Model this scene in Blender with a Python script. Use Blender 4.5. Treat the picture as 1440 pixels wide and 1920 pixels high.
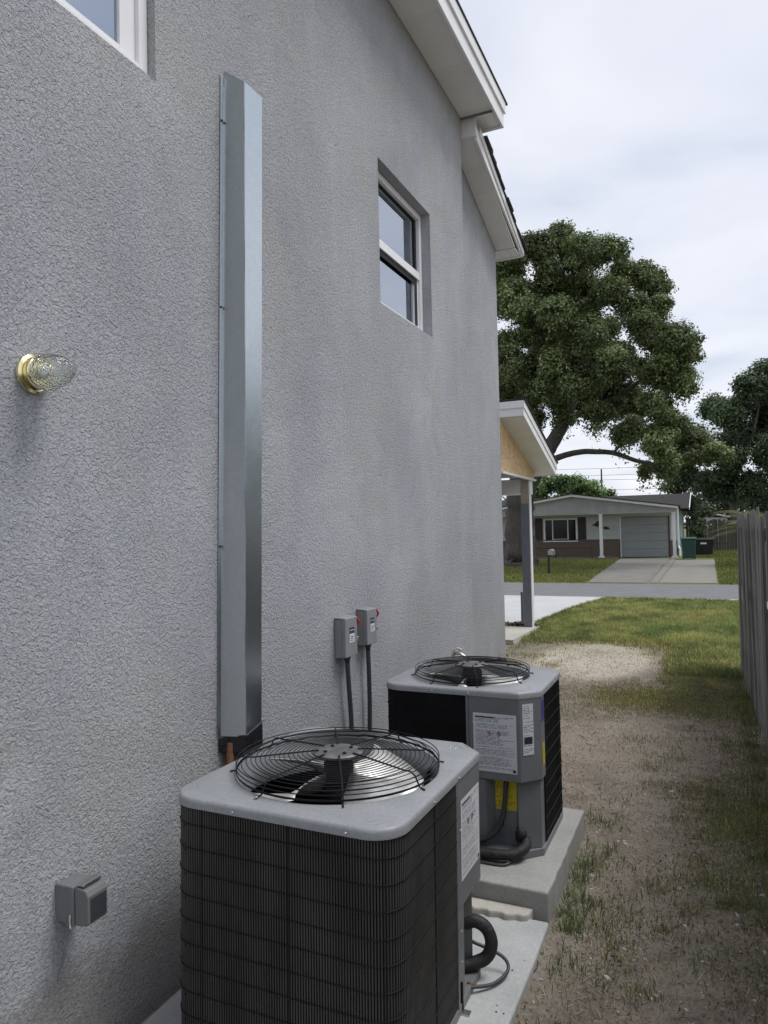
import bpy, bmesh, math, random
import numpy as np
from mathutils import Vector, Matrix

random.seed(7)
rng = np.random.default_rng(11)
sc = bpy.context.scene
for o in list(bpy.data.objects):
    bpy.data.objects.remove(o)
col = sc.collection
R = math.radians
PI = math.pi

# ------------------------------------------------------------------ camera
YAW, PIT, ROL = R(24.257), R(1.468), R(-1.240)
fw = Vector((-math.sin(YAW) * math.cos(PIT), math.cos(YAW) * math.cos(PIT), math.sin(PIT)))
r0 = Vector((math.cos(YAW), math.sin(YAW), 0))
u0 = r0.cross(fw)
rt = r0 * math.cos(ROL) + u0 * math.sin(ROL)
up = -r0 * math.sin(ROL) + u0 * math.cos(ROL)
cam = bpy.data.cameras.new('camera')
cam.sensor_fit = 'HORIZONTAL'
cam.sensor_width = 36
cam.lens = 1347.2 / 1440 * 36
cam.clip_start = 0.05
cam.clip_end = 2000
camo = bpy.data.objects.new('camera', cam)
col.objects.link(camo)
mw = Matrix((( rt.x, up.x, -fw.x, 1.78), (rt.y, up.y, -fw.y, 0), (rt.z, up.z, -fw.z, 1.6), (0, 0, 0, 1)))
camo.matrix_world = mw
sc.camera = camo

# ------------------------------------------------------------------ world (overcast sky), sun, exposure
SUN_EL, SUN_AZ = R(64), R(72)          # azimuth clockwise from +Y
world = bpy.data.worlds.new('World')
sc.world = world
world.use_nodes = True
nt = world.node_tree
nt.nodes.clear()
N = nt.nodes.new
L = nt.links.new
out = N('ShaderNodeOutputWorld')
sky = N('ShaderNodeTexSky')
sky.sky_type = 'NISHITA'
sky.sun_disc = False
sky.sun_elevation = SUN_EL
sky.sun_rotation = SUN_AZ
b1 = N('ShaderNodeBackground'); b1.inputs[1].default_value = 0.10
L(sky.outputs[0], b1.inputs[0])
tc = N('ShaderNodeTexCoord')
sep = N('ShaderNodeSeparateXYZ'); L(tc.outputs['Generated'], sep.inputs[0])
mx = N('ShaderNodeMath'); mx.operation = 'MAXIMUM'; mx.inputs[1].default_value = 0.0
L(sep.outputs[2], mx.inputs[0])
ad = N('ShaderNodeMath'); ad.inputs[1].default_value = 0.16; L(mx.outputs[0], ad.inputs[0])
dx = N('ShaderNodeMath'); dx.operation = 'DIVIDE'; L(sep.outputs[0], dx.inputs[0]); L(ad.outputs[0], dx.inputs[1])
dy = N('ShaderNodeMath'); dy.operation = 'DIVIDE'; L(sep.outputs[1], dy.inputs[0]); L(ad.outputs[0], dy.inputs[1])
cmb = N('ShaderNodeCombineXYZ'); L(dx.outputs[0], cmb.inputs[0]); L(dy.outputs[0], cmb.inputs[1])
n1 = N('ShaderNodeTexNoise'); n1.inputs['Scale'].default_value = 1.5; n1.inputs['Detail'].default_value = 7
n1.inputs['Roughness'].default_value = 0.48; n1.inputs['Distortion'].default_value = 0.35
L(cmb.outputs[0], n1.inputs['Vector'])
cr = N('ShaderNodeValToRGB')
cr.color_ramp.elements[0].position = 0.30; cr.color_ramp.elements[0].color = (0.54, 0.60, 0.72, 1)
cr.color_ramp.elements[1].position = 0.68; cr.color_ramp.elements[1].color = (0.885, 0.885, 0.925, 1)
e = cr.color_ramp.elements.new(0.5); e.color = (0.75, 0.775, 0.85, 1)
L(n1.outputs[0], cr.inputs[0])
b2 = N('ShaderNodeBackground'); b2.inputs[1].default_value = 0.76
L(cr.outputs[0], b2.inputs[0])
mxs = N('ShaderNodeMixShader'); mxs.inputs[0].default_value = 0.9
L(b1.outputs[0], mxs.inputs[1]); L(b2.outputs[0], mxs.inputs[2]); L(mxs.outputs[0], out.inputs[0])

sl = bpy.data.lights.new('sun', 'SUN')
sl.energy = 1.5
sl.angle = R(26)
sl.color = (1.0, 0.97, 0.93)
so = bpy.data.objects.new('sun', sl)
col.objects.link(so)
sd = Vector((math.sin(SUN_AZ) * math.cos(SUN_EL), math.cos(SUN_AZ) * math.cos(SUN_EL), math.sin(SUN_EL)))
so.rotation_euler = sd.to_track_quat('Z', 'Y').to_euler()
so.location = (6, 6, 12)

sc.render.engine = 'CYCLES'
sc.view_settings.view_transform = 'Standard'
sc.view_settings.look = 'None'
sc.view_settings.exposure = 0.60
sc.view_settings.gamma = 1.0
sc.view_settings.use_curve_mapping = False

# ------------------------------------------------------------------ materials
def newmat(name):
    m = bpy.data.materials.new(name)
    m.use_nodes = True
    t = m.node_tree
    p = t.nodes['Principled BSDF']
    return m, t, p

def setp(p, **k):
    for a, v in k.items():
        p.inputs[a.replace('_', ' ')].default_value = v

def noise(t, scale, detail=4, rough=.55, dist=0, vec=None, stretch=None):
    n = t.nodes.new('ShaderNodeTexNoise')
    n.inputs['Scale'].default_value = scale
    n.inputs['Detail'].default_value = detail
    n.inputs['Roughness'].default_value = rough
    n.inputs['Distortion'].default_value = dist
    if vec is None:
        tcn = t.nodes.new('ShaderNodeTexCoord')
        vec = tcn.outputs['Object']
    if stretch:
        mp = t.nodes.new('ShaderNodeMapping')
        mp.inputs['Scale'].default_value = stretch
        t.links.new(vec, mp.inputs[0])
        vec = mp.outputs[0]
    t.links.new(vec, n.inputs['Vector'])
    return n

def ramp(t, src, stops):
    c = t.nodes.new('ShaderNodeValToRGB')
    el = c.color_ramp.elements
    el[0].position, el[0].color = stops[0][0], (*stops[0][1], 1)
    el[1].position, el[1].color = stops[-1][0], (*stops[-1][1], 1)
    for q, cc in stops[1:-1]:
        x = el.new(q); x.color = (*cc, 1)
    t.links.new(src, c.inputs[0])
    return c

def mixc(t, fac, a, b, blend='MIX'):
    m = t.nodes.new('ShaderNodeMix')
    m.data_type = 'RGBA'
    m.blend_type = blend
    for s, v in ((0, fac), (6, a), (7, b)):
        if hasattr(v, 'is_linked') or hasattr(v, 'links'):
            t.links.new(v, m.inputs[s])
        else:
            m.inputs[s].default_value = v if s == 0 else (*v, 1)
    return m.outputs[2]

def bumpn(t, p, h, strength=.5, dist=.01, chain=None):
    b = t.nodes.new('ShaderNodeBump')
    b.inputs['Strength'].default_value = strength
    b.inputs['Distance'].default_value = dist
    t.links.new(h, b.inputs['Height'])
    if chain is not None:
        t.links.new(chain.outputs[0], b.inputs['Normal'])
    t.links.new(b.outputs[0], p.inputs['Normal'])
    return b

def simple(name, c, rough=.6, metal=0., var=.12, vs=6., bs=0., bscale=60., spec=.5, stretch=None, rnd=0.):
    m, t, p = newmat(name)
    setp(p, Roughness=rough, Metallic=metal)
    p.inputs['Specular IOR Level'].default_value = spec
    n = noise(t, vs, 5, .6, stretch=stretch)
    lo = tuple(v * (1 - var) for v in c); hi = tuple(min(1, v * (1 + var)) for v in c)
    cc = ramp(t, n.outputs[0], [(.3, lo), (.7, hi)]).outputs[0]
    if rnd:
        oi = t.nodes.new('ShaderNodeObjectInfo')
        rr = ramp(t, oi.outputs['Random'], [(0, (1 - rnd,) * 3), (1, (1 + rnd,) * 3)])
        cc = mixc(t, 1.0, cc, rr.outputs[0], 'MULTIPLY')
    t.links.new(cc, p.inputs['Base Color'])
    if bs:
        nb = noise(t, bscale, 5, .6, stretch=stretch)
        bumpn(t, p, nb.outputs[0], bs, .01)
    return m

MT = {}
# grey stucco with worm-like trowel relief
m, t, p = newmat('grey_stucco')
setp(p, Roughness=.82)
p.inputs['Specular IOR Level'].default_value = .35
big = noise(t, .9, 6, .62, .3)
stre = noise(t, 2.2, 4, .6, .3, stretch=(1, 2.6, .28))
cA = ramp(t, big.outputs[0], [(.32, (.285, .295, .325)), (.5, (.372, .385, .420)), (.68, (.470, .480, .508))]).outputs[0]
cB = ramp(t, stre.outputs[0], [(.40, (0, 0, 0)), (.75, (1, 1, 1))]).outputs[0]
fac = t.nodes.new('ShaderNodeMath'); fac.operation = 'MULTIPLY'; fac.inputs[1].default_value = .22
t.links.new(cB, fac.inputs[0])
cC = mixc(t, fac.outputs[0], cA, (.57, .572, .572))
tp1 = noise(t, 1.7, 5, .65, .6)
cC = mixc(t, ramp(t, tp1.outputs[0], [(.50, (0, 0, 0)), (.66, (.75,) * 3)]).outputs[0], cC, (.385, .392, .375))
tp2 = noise(t, 2.9, 5, .65, .4)
cC = mixc(t, ramp(t, tp2.outputs[0], [(.54, (0, 0, 0)), (.70, (.7,) * 3)]).outputs[0], cC, (.335, .337, .372))
fine = noise(t, 260, 2, .5)
cD = mixc(t, .22, cC, ramp(t, fine.outputs[0], [(.3, (.27, .275, .285)), (.7, (.66, .665, .67))]).outputs[0])
tcw = t.nodes.new('ShaderNodeTexCoord'); spw = t.nodes.new('ShaderNodeSeparateXYZ'); t.links.new(tcw.outputs['Object'], spw.inputs[0])
spn = noise(t, 6, 5, .65)
hz = t.nodes.new('ShaderNodeMath'); hz.operation = 'MULTIPLY_ADD'; hz.inputs[1].default_value = -.5; t.links.new(spn.outputs[0], hz.inputs[0]); t.links.new(spw.outputs[2], hz.inputs[2])
spl = ramp(t, hz.outputs[0], [(.0, (.55,) * 3), (.10, (0, 0, 0))])
cD = mixc(t, spl.outputs[0], cD, (.20, .185, .165))
t.links.new(cD, p.inputs['Base Color'])
w1 = noise(t, 70, 2.5, .5, 1.0)
w2 = noise(t, 150, 3.0, .6, .6)
sub = t.nodes.new('ShaderNodeMath'); sub.operation = 'SUBTRACT'; sub.inputs[1].default_value = .5
t.links.new(w1.outputs[0], sub.inputs[0])
ab = t.nodes.new('ShaderNodeMath'); ab.operation = 'ABSOLUTE'; t.links.new(sub.outputs[0], ab.inputs[0])
rid = ramp(t, ab.outputs[0], [(.0, (1, 1, 1)), (.14, (0, 0, 0))])
bA = t.nodes.new('ShaderNodeBump'); bA.inputs['Strength'].default_value = 1.0; bA.inputs['Distance'].default_value = .0118
t.links.new(w1.outputs[0], bA.inputs['Height'])
bB = t.nodes.new('ShaderNodeBump'); bB.inputs['Strength'].default_value = .25; bB.inputs['Distance'].default_value = .0016
t.links.new(rid.outputs[0], bB.inputs['Height']); t.links.new(bA.outputs[0], bB.inputs['Normal'])
bC = t.nodes.new('ShaderNodeBump'); bC.inputs['Strength'].default_value = .8; bC.inputs['Distance'].default_value = .0085
t.links.new(w2.outputs[0], bC.inputs['Height']); t.links.new(bB.outputs[0], bC.inputs['Normal'])
t.links.new(bC.outputs[0], p.inputs['Normal'])
MT['stucco'] = m

MT['soffit'] = simple('white_soffit', (.76, .76, .755), .55, var=.05, vs=3, rnd=.04)
MT['trim'] = simple('white_trim_paint', (.80, .80, .805), .45, var=.05, vs=4)
MT['vinyl'] = simple('white_vinyl', (.78, .78, .79), .35, var=.03)
MT['shingle'] = simple('dark_asphalt_shingle', (.06, .058, .06), .95, var=.5, vs=40, bs=.5, bscale=120, spec=.1, rnd=.25)
m, t, p = newmat('window_glass')
setp(p, Base_Color=(.012, .015, .02, 1), Roughness=.015, IOR=1.5)
gl_ = t.nodes.new('ShaderNodeBsdfGlossy'); gl_.inputs['Color'].default_value = (.80, .88, 1, 1); gl_.inputs['Roughness'].default_value = .012
lw = t.nodes.new('ShaderNodeFresnel'); lw.inputs['IOR'].default_value = 5.5
ms = t.nodes.new('ShaderNodeMixShader')
t.links.new(lw.outputs[0], ms.inputs[0]); t.links.new(p.outputs[0], ms.inputs[1]); t.links.new(gl_.outputs[0], ms.inputs[2]); t.links.new(ms.outputs[0], t.nodes['Material Output'].inputs[0])
nz = noise(t, 2.2, 2, .5)
bq = bumpn(t, p, nz.outputs[0], .05, .01); t.links.new(bq.outputs[0], gl_.inputs['Normal'])
MT['glass'] = m
# galvanised sheet with spangle
m, t, p = newmat('galvanised_steel')
setp(p, Metallic=1.0)
vo = t.nodes.new('ShaderNodeTexVoronoi'); vo.inputs['Scale'].default_value = 85
tcn = t.nodes.new('ShaderNodeTexCoord'); t.links.new(tcn.outputs['Object'], vo.inputs['Vector'])
sepc = t.nodes.new('ShaderNodeSeparateColor'); t.links.new(vo.outputs['Color'], sepc.inputs[0])
t.links.new(ramp(t, sepc.outputs[0], [(0, (.525, .565, .585)), (1, (.565, .605, .625))]).outputs[0], p.inputs['Base Color'])
t.links.new(ramp(t, sepc.outputs[1], [(0, (.275,) * 3), (1, (.305,) * 3)]).outputs[0], p.inputs['Roughness'])
nw = noise(t, 3.5, 3, .5, stretch=(1, 1, .35))
bumpn(t, p, nw.outputs[0], .12, .02)
MT['galv'] = m
MT['blacktape'] = simple('black_tape', (.012, .012, .014), .35, var=.3, vs=30, bs=.6, bscale=40)
MT['copper'] = simple('oxidised_copper', (.13, .055, .025), .6, metal=.3, var=.4, vs=40)
# AC sheet metal
m, t, p = newmat('grey_enamel')
setp(p, Roughness=.42)
n = noise(t, 5, 6, .65)
n2 = noise(t, 90, 3, .6)
c1 = ramp(t, n.outputs[0], [(.3, (.245, .258, .275)), (.7, (.315, .328, .345))]).outputs[0]
c2 = mixc(t, .16, c1, ramp(t, n2.outputs[0], [(.35, (.12, .125, .13)), (.7, (.42, .43, .44))]).outputs[0])
sc1 = noise(t, 9, 3, .6, 0, stretch=(.6, 14, 1)); c3 = mixc(t, ramp(t, sc1.outputs[0], [(.66, (0, 0, 0)), (.72, (.35,) * 3)]).outputs[0], c2, (.46, .46, .45))
t.links.new(c3, p.inputs['Base Color'])
t.links.new(ramp(t, n.outputs[0], [(.3, (.36,) * 3), (.75, (.52,) * 3)]).outputs[0], p.inputs['Roughness'])
MT['enamel'] = m
MT['panel'] = simple('dark_grey_enamel', (.165, .172, .182), .45, var=.12, vs=7)
MT['guardwire'] = simple('black_coated_wire', (.010, .010, .011), .5, var=.2, vs=30, spec=.25)
MT['louvre'] = simple('dark_grey_fin', (.058, .056, .054), .6, var=.45, vs=5.0, stretch=(1, 1, .35), spec=.3)
MT['darkfin'] = simple('black_fin', (.016, .016, .017), .7, var=.35, vs=6, spec=.15)
MT['coil'] = simple('dark_coil', (.010, .010, .011), .7, var=.4, vs=10)
m, t, p = newmat('bare_aluminium'); setp(p, Metallic=.85, Roughness=.5)
n = noise(t, 18, 4, .6)
t.links.new(ramp(t, n.outputs[0], [(.3, (.74, .74, .72)), (.7, (.90, .90, .88))]).outputs[0], p.inputs['Base Color'])
MT['alu'] = m
MT['motor'] = simple('grey_motor_plate', (.17, .17, .175), .5, metal=.5, var=.35, vs=25, bs=.3, bscale=40)
MT['screw'] = simple('zinc_screw', (.55, .55, .54), .35, metal=1., var=.1)
MT['rubber'] = simple('black_foam_insulation', (.018, .018, .020), .62, var=.4, vs=25, bs=.5, bscale=60)
MT['conduit'] = simple('dark_grey_conduit', (.045, .048, .056), .5, var=.15)
MT['boxgrey'] = simple('grey_box_paint', (.235, .245, .245), .45, var=.08)
MT['outletgrey'] = simple('grey_outlet_plastic', (.15, .158, .162), .5, var=.12)
MT['smoke'] = simple('dark_smoked_plastic', (.050, .053, .060), .3, var=.15)
MT['red'] = simple('red_plastic', (.36, .025, .03), .4, var=.15)
MT['navy'] = simple('navy_print', (.03, .035, .12), .5, var=.2, vs=40)
MT['blue'] = simple('blue_sticker', (.055, .055, .24), .45, var=.25, vs=60)
MT['yellow'] = simple('yellow_sticker', (.62, .50, .03), .5, var=.12, vs=60)
MT['white'] = simple('white_sticker', (.66, .66, .69), .5, var=.06, vs=40)
MT['ink'] = simple('black_ink', (.03, .03, .04), .5, var=.1)
MT['redink'] = simple('red_ink', (.35, .05, .05), .5, var=.1)
MT['brass'] = simple('polished_brass', (.84, .76, .47), .2, metal=1., var=.08)
m, t, p = newmat('clear_pressed_glass')
setp(p, Base_Color=(.97, 1, .98, 1), Roughness=.03, IOR=1.45)
p.inputs['Transmission Weight'].default_value = 1
vo = t.nodes.new('ShaderNodeTexVoronoi'); vo.inputs['Scale'].default_value = 130
tcn = t.nodes.new('ShaderNodeTexCoord'); t.links.new(tcn.outputs['Object'], vo.inputs['Vector'])
bumpn(t, p, vo.outputs['Distance'], .55, .004)
MT['lampglass'] = m
# concrete
def concrete(name, c, stain=.35):
    m, t, p = newmat(name)
    setp(p, Roughness=.85)
    a = noise(t, 2.3, 6, .65)
    b = noise(t, 60, 4, .6)
    ca = ramp(t, a.outputs[0], [(.3, tuple(v * (1 - stain) for v in c)), (.62, c), (.8, tuple(min(1, v * 1.12) for v in c))]).outputs[0]
    cb = mixc(t, .25, ca, ramp(t, b.outputs[0], [(.3, tuple(v * .55 for v in c)), (.7, tuple(v * 1.25 for v in c))]).outputs[0])
    t.links.new(cb, p.inputs['Base Color'])
    bumpn(t, p, b.outputs[0], .35, .006)
    return m
MT['slab'] = concrete('pad_concrete', (.46, .47, .47), .30)
MT['slab2'] = concrete('old_pad_concrete', (.36, .36, .345), .38)
MT['drive'] = concrete('new_driveway_concrete', (.50, .505, .51), .16)
MT['porchslab'] = concrete('porch_concrete', (.50, .48, .43), .2)
MT['olddrive'] = concrete('old_driveway_concrete', (.20, .192, .17), .35)
MT['farpad'] = concrete('far_pad_concrete', (.24, .23, .195), .3)
MT['asphalt'] = concrete('worn_asphalt', (.17, .175, .182), .22)
MT['gutterstrip'] = concrete('road_edge_concrete', (.5, .49, .45), .3)
# wood
def wood(name, lo, hi, rough=.8, rnd=.25, st=(18, 18, .7)):
    m, t, p = newmat(name)
    setp(p, Roughness=rough)
    n = noise(t, 2.2, 6, .65, .4, stretch=st)
    cc = ramp(t, n.outputs[0], [(.25, lo), (.72, hi)]).outputs[0]
    oi = t.nodes.new('ShaderNodeObjectInfo')
    rr = ramp(t, oi.outputs['Random'], [(0, (1 - rnd,) * 3), (1, (1 + rnd,) * 3)])
    cc = mixc(t, 1.0, cc, rr.outputs[0], 'MULTIPLY')
    t.links.new(cc, p.inputs['Base Color'])
    bumpn(t, p, n.outputs[0], .6, .006)
    return m
MT['fencewood'] = wood('weathered_grey_wood', (.095, .092, .088), (.30, .295, .28))
MT['farfencewood'] = wood('dark_brown_fence_wood', (.045, .042, .033), (.10, .092, .070))
MT['bark'] = wood('oak_bark', (.035, .030, .026), (.115, .100, .085), st=(5, 5, .8))
MT['palebark'] = wood('pale_bark', (.09, .085, .078), (.22, .21, .19), st=(5, 5, .8))
MT['postpaint'] = simple('slate_post_paint', (.165, .178, .21), .55, var=.1)
MT['postwood'] = simple('bare_post_wood', (.40, .36, .29), .7, var=.12)
m, t, p = newmat('osb_board')
setp(p, Roughness=.75)
vo = t.nodes.new('ShaderNodeTexVoronoi'); vo.inputs['Scale'].default_value = 22
mp = t.nodes.new('ShaderNodeMapping'); mp.inputs['Scale'].default_value = (1, .5, 1.3)
tcn = t.nodes.new('ShaderNodeTexCoord'); t.links.new(tcn.outputs['Object'], mp.inputs[0]); t.links.new(mp.outputs[0], vo.inputs['Vector'])
sepc = t.nodes.new('ShaderNodeSeparateColor'); t.links.new(vo.outputs['Color'], sepc.inputs[0])
ca = ramp(t, sepc.outputs[0], [(0, (.52, .34, .17)), (1, (.78, .57, .34))]).outputs[0]
nn = noise(t, 3, 4, .6)
cb = mixc(t, .45, ca, ramp(t, nn.outputs[0], [(.3, (.54, .34, .17)), (.7, (.82, .62, .40))]).outputs[0])
t.links.new(cb, p.inputs['Base Color'])
MT['osb'] = m
# brick in the distance
m, t, p = newmat('brown_brick')
setp(p, Roughness=.85)
br = t.nodes.new('ShaderNodeTexBrick')
br.inputs['Color1'].default_value = (.135, .098, .072, 1); br.inputs['Color2'].default_value = (.105, .078, .060, 1)
br.inputs['Mortar'].default_value = (.22, .19, .17, 1); br.inputs['Scale'].default_value = 4.6
mp = t.nodes.new('ShaderNodeMapping'); mp.inputs['Rotation'].default_value = (R(90), 0, 0)
tcn = t.nodes.new('ShaderNodeTexCoord'); t.links.new(tcn.outputs['Object'], mp.inputs[0]); t.links.new(mp.outputs[0], br.inputs['Vector'])
t.links.new(br.outputs['Color'], p.inputs['Base Color'])
MT['brick'] = m
MT['siding'] = simple('pale_siding', (.50, .51, .50), .6, var=.06, vs=2, rnd=.05)
MT['gable'] = simple('grey_gable_boards', (.40, .41, .42), .65, var=.08, vs=2, rnd=.06)
MT['garage'] = simple('grey_garage_door', (.30, .32, .33), .5, var=.05, vs=2)
MT['shutter'] = simple('dark_maroon_shutter', (.045, .022, .020), .6, var=.3, vs=12)
MT['farglass'] = simple('dark_far_glass', (.008, .009, .012), .1, var=.2, spec=.25)
MT['bingreen'] = simple('green_bin_plastic', (.012, .060, .045), .5, var=.12)
MT['binblack'] = simple('black_bin_plastic', (.015, .015, .017), .5, var=.15)
MT['darkiron'] = simple('dark_iron', (.02, .02, .022), .5, var=.2)
MT['teal'] = simple('pale_teal_wall', (.20, .27, .26), .7, var=.06)
MT['mailsilver'] = simple('mailbox_metal', (.35, .35, .35), .4, metal=.6, var=.15)
MT['wire'] = simple('utility_cable', (.16, .17, .19), .7, var=.1)
MT['rustwood'] = simple('dark_rail', (.07, .04, .035), .7, var=.2)
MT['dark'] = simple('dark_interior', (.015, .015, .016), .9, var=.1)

# coloured by attribute (leaves, blades)
def attrmat(name, rough=.55, trans=.25, spec=.35):
    m, t, p = newmat(name)
    setp(p, Roughness=rough)
    p.inputs['Specular IOR Level'].default_value = spec
    a = t.nodes.new('ShaderNodeAttribute'); a.attribute_name = 'tint'
    t.links.new(a.outputs['Color'], p.inputs['Base Color'])
    if trans:
        tr = t.nodes.new('ShaderNodeBsdfTranslucent')
        t.links.new(a.outputs['Color'], tr.inputs[0])
        ms = t.nodes.new('ShaderNodeMixShader'); ms.inputs[0].default_value = trans
        o_ = t.nodes['Material Output']
        t.links.new(p.outputs[0], ms.inputs[1]); t.links.new(tr.outputs[0], ms.inputs[2]); t.links.new(ms.outputs[0], o_.inputs[0])
    return m
MT['leaf'] = attrmat('leaf_green')
MT['blade'] = attrmat('grass_blade', .6, .2, .25)
MT['litter'] = attrmat('ground_litter', .85, 0, .2)

# printed label: rows of small print
def printmat(name, rows, cols, bg=(.64, .64, .68), ink=(.10, .10, .13), cover=.52):
    m, t, p = newmat(name)
    setp(p, Roughness=.45)
    uv = t.nodes.new('ShaderNodeUVMap')
    s = t.nodes.new('ShaderNodeSeparateXYZ'); t.links.new(uv.outputs[0], s.inputs[0])
    def mt(op, a, b):
        q = t.nodes.new('ShaderNodeMath'); q.operation = op
        for i, v in enumerate((a, b)):
            if v is None: continue
            if isinstance(v, (int, float)): q.inputs[i].default_value = v
            else: t.links.new(v, q.inputs[i])
        return q.outputs[0]
    rv = mt('MULTIPLY', s.outputs[1], rows)
    fr = mt('FRACT', rv, None); fl = mt('FLOOR', rv, None)
    inrow = mt('MULTIPLY', mt('GREATER_THAN', fr, .28), mt('LESS_THAN', fr, .74))
    cx = t.nodes.new('ShaderNodeCombineXYZ')
    t.links.new(mt('MULTIPLY', s.outputs[0], cols), cx.inputs[0]); t.links.new(mt('MULTIPLY', fl, 3.71), cx.inputs[1])
    nz = t.nodes.new('ShaderNodeTexNoise'); nz.inputs['Scale'].default_value = 1.0; nz.inputs['Detail'].default_value = 1
    t.links.new(cx.outputs[0], nz.inputs['Vector'])
    word = mt('LESS_THAN', nz.outputs[0], cover)
    wn = t.nodes.new('ShaderNodeTexWhiteNoise'); wn.noise_dimensions = '1D'; t.links.new(fl, wn.inputs['W'])
    full = mt('LESS_THAN', s.outputs[0], mt('ADD', mt('MULTIPLY', wn.outputs[0], .55), .5))
    gap = mt('GREATER_THAN', wn.outputs[0], .14)
    mg = mt('MULTIPLY', mt('GREATER_THAN', s.outputs[0], .05), mt('LESS_THAN', s.outputs[0], .95))
    mgv = mt('MULTIPLY', mt('GREATER_THAN', s.outputs[1], .04), mt('LESS_THAN', s.outputs[1], .96))
    f = mt('MULTIPLY', mt('MULTIPLY', mt('MULTIPLY', inrow, word), mt('MULTIPLY', full, gap)), mt('MULTIPLY', mg, mgv))
    t.links.new(mixc(t, f, bg, ink), p.inputs['Base Color'])
    return m
MT['print_big'] = printmat('printed_warning_label', 46, 62, cover=.53)
MT['print_small'] = printmat('printed_rating_label', 30, 16)
MT['print_yellow'] = printmat('printed_yellow_label', 14, 16, (.55, .44, .02), (.20, .16, .02), .5)

# ------------------------------------------------------------------ mesh helpers
class MB:
    def __init__(s):
        s.v = []; s.f = []; s.uv = None
    def add(s, vs, fs):
        b = len(s.v)
        s.v += [tuple(q) for q in vs]
        s.f += [tuple(i + b for i in f) for f in fs]
        return s
    def box(s, a, b):
        x0, x1 = sorted((a[0], b[0])); y0, y1 = sorted((a[1], b[1])); z0, z1 = sorted((a[2], b[2]))
        return s.add([(x0, y0, z0), (x1, y0, z0), (x1, y1, z0), (x0, y1, z0), (x0, y0, z1), (x1, y0, z1), (x1, y1, z1), (x0, y1, z1)],
                     [(0, 3, 2, 1), (4, 5, 6, 7), (0, 1, 5, 4), (1, 2, 6, 5), (2, 3, 7, 6), (3, 0, 4, 7)])
    def hexa(s, q):   # 8 corners: bottom loop ccw, top loop ccw
        return s.add(q, [(0, 3, 2, 1), (4, 5, 6, 7), (0, 1, 5, 4), (1, 2, 6, 5), (2, 3, 7, 6), (3, 0, 4, 7)])
    def prism(s, poly, z0, z1, axis='z'):
        n = len(poly)
        def P(a, b, h):
            return {'z': (a, b, h), 'x': (h, a, b), 'y': (a, h, b)}[axis]
        vs = [P(a, b, z0) for a, b in poly] + [P(a, b, z1) for a, b in poly]
        fs = [tuple(range(n))[::-1], tuple(range(n, 2 * n))] + [(i, (i + 1) % n, n + (i + 1) % n, n + i) for i in range(n)]
        return s.add(vs, fs)
    def tube(s, pts, r, n=8, cap=True, closed=False):
        pts = [Vector(q) for q in pts]
        m = len(pts)
        rs = r if isinstance(r, (list, tuple)) else [r] * m
        rings = []
        prev = None
        for i, q in enumerate(pts):
            if closed:
                d = pts[(i + 1) % m] - pts[i - 1]
            else:
                d = pts[min(i + 1, m - 1)] - pts[max(i - 1, 0)]
            d.normalize()
            if prev is None:
                a = Vector((0, 0, 1)) if abs(d.z) < .9 else Vector((1, 0, 0))
                a = a.cross(d).normalized()
            else:
                a = (prev - d * prev.dot(d))
                a = a.normalized() if a.length > 1e-6 else Vector((1, 0, 0))
            prev = a
            b = d.cross(a)
            rings.append([q + (a * math.cos(2 * PI * k / n) + b * math.sin(2 * PI * k / n)) * rs[i] for k in range(n)])
        vs = [v for rg in rings for v in rg]
        fs = []
        for i in range(m if closed else m - 1):
            j = (i + 1) % m
            for k in range(n):
                k2 = (k + 1) % n
                fs.append((i * n + k, i * n + k2, j * n + k2, j * n + k))
        if cap and not closed:
            fs.append(tuple(range(n))[::-1]); fs.append(tuple((m - 1) * n + k for k in range(n)))
        return s.add(vs, fs)
    def lathe(s, prof, n=32, axis='z', org=(0, 0, 0)):
        vs = []
        for rr, h in prof:
            for k in range(n):
                a = 2 * PI * k / n
                q = (rr * math.cos(a), rr * math.sin(a), h) if axis == 'z' else (h, rr * math.cos(a), rr * math.sin(a))
                vs.append((q[0] + org[0], q[1] + org[1], q[2] + org[2]))
        fs = []
        for i in range(len(prof) - 1):
            for k in range(n):
                k2 = (k + 1) % n
                fs.append((i * n + k, i * n + k2, (i + 1) * n + k2, (i + 1) * n + k))
        return s.add(vs, fs)
    def quad(s, a, b, c, d):
        return s.add([a, b, c, d], [(0, 1, 2, 3)])
    def mesh(s, name, mat, smooth=False):
        me = bpy.data.meshes.new(name)
        me.from_pydata(s.v, [], s.f)
        me.materials.append(MT[mat])
        bm = bmesh.new(); bm.from_mesh(me)
        bmesh.ops.recalc_face_normals(bm, faces=bm.faces)
        bm.to_mesh(me); bm.free()
        if smooth:
            me.polygons.foreach_set('use_smooth', [True] * len(me.polygons))
        me.update()
        return me
    def build(s, name, mat, parent=None, smooth=False, bevel=0, seg=2, label=None, kind=None):
        me = s.mesh(name, mat, smooth)
        o = bpy.data.objects.new(name, me)
        col.objects.link(o)
        if parent is not None:
            o.parent = parent
        if bevel:
            b = o.modifiers.new('bevel', 'BEVEL'); b.width = bevel; b.segments = seg
            b.limit_method = 'ANGLE'; b.angle_limit = R(35)
        if label: o['label'] = label
        if kind: o['kind'] = kind
        return o

def inst(me, name, parent=None, loc=(0, 0, 0), rot=(0, 0, 0), scale=(1, 1, 1)):
    o = bpy.data.objects.new(name, me)
    col.objects.link(o)
    o.parent = parent
    o.location = loc; o.rotation_euler = rot; o.scale = scale
    return o

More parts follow.
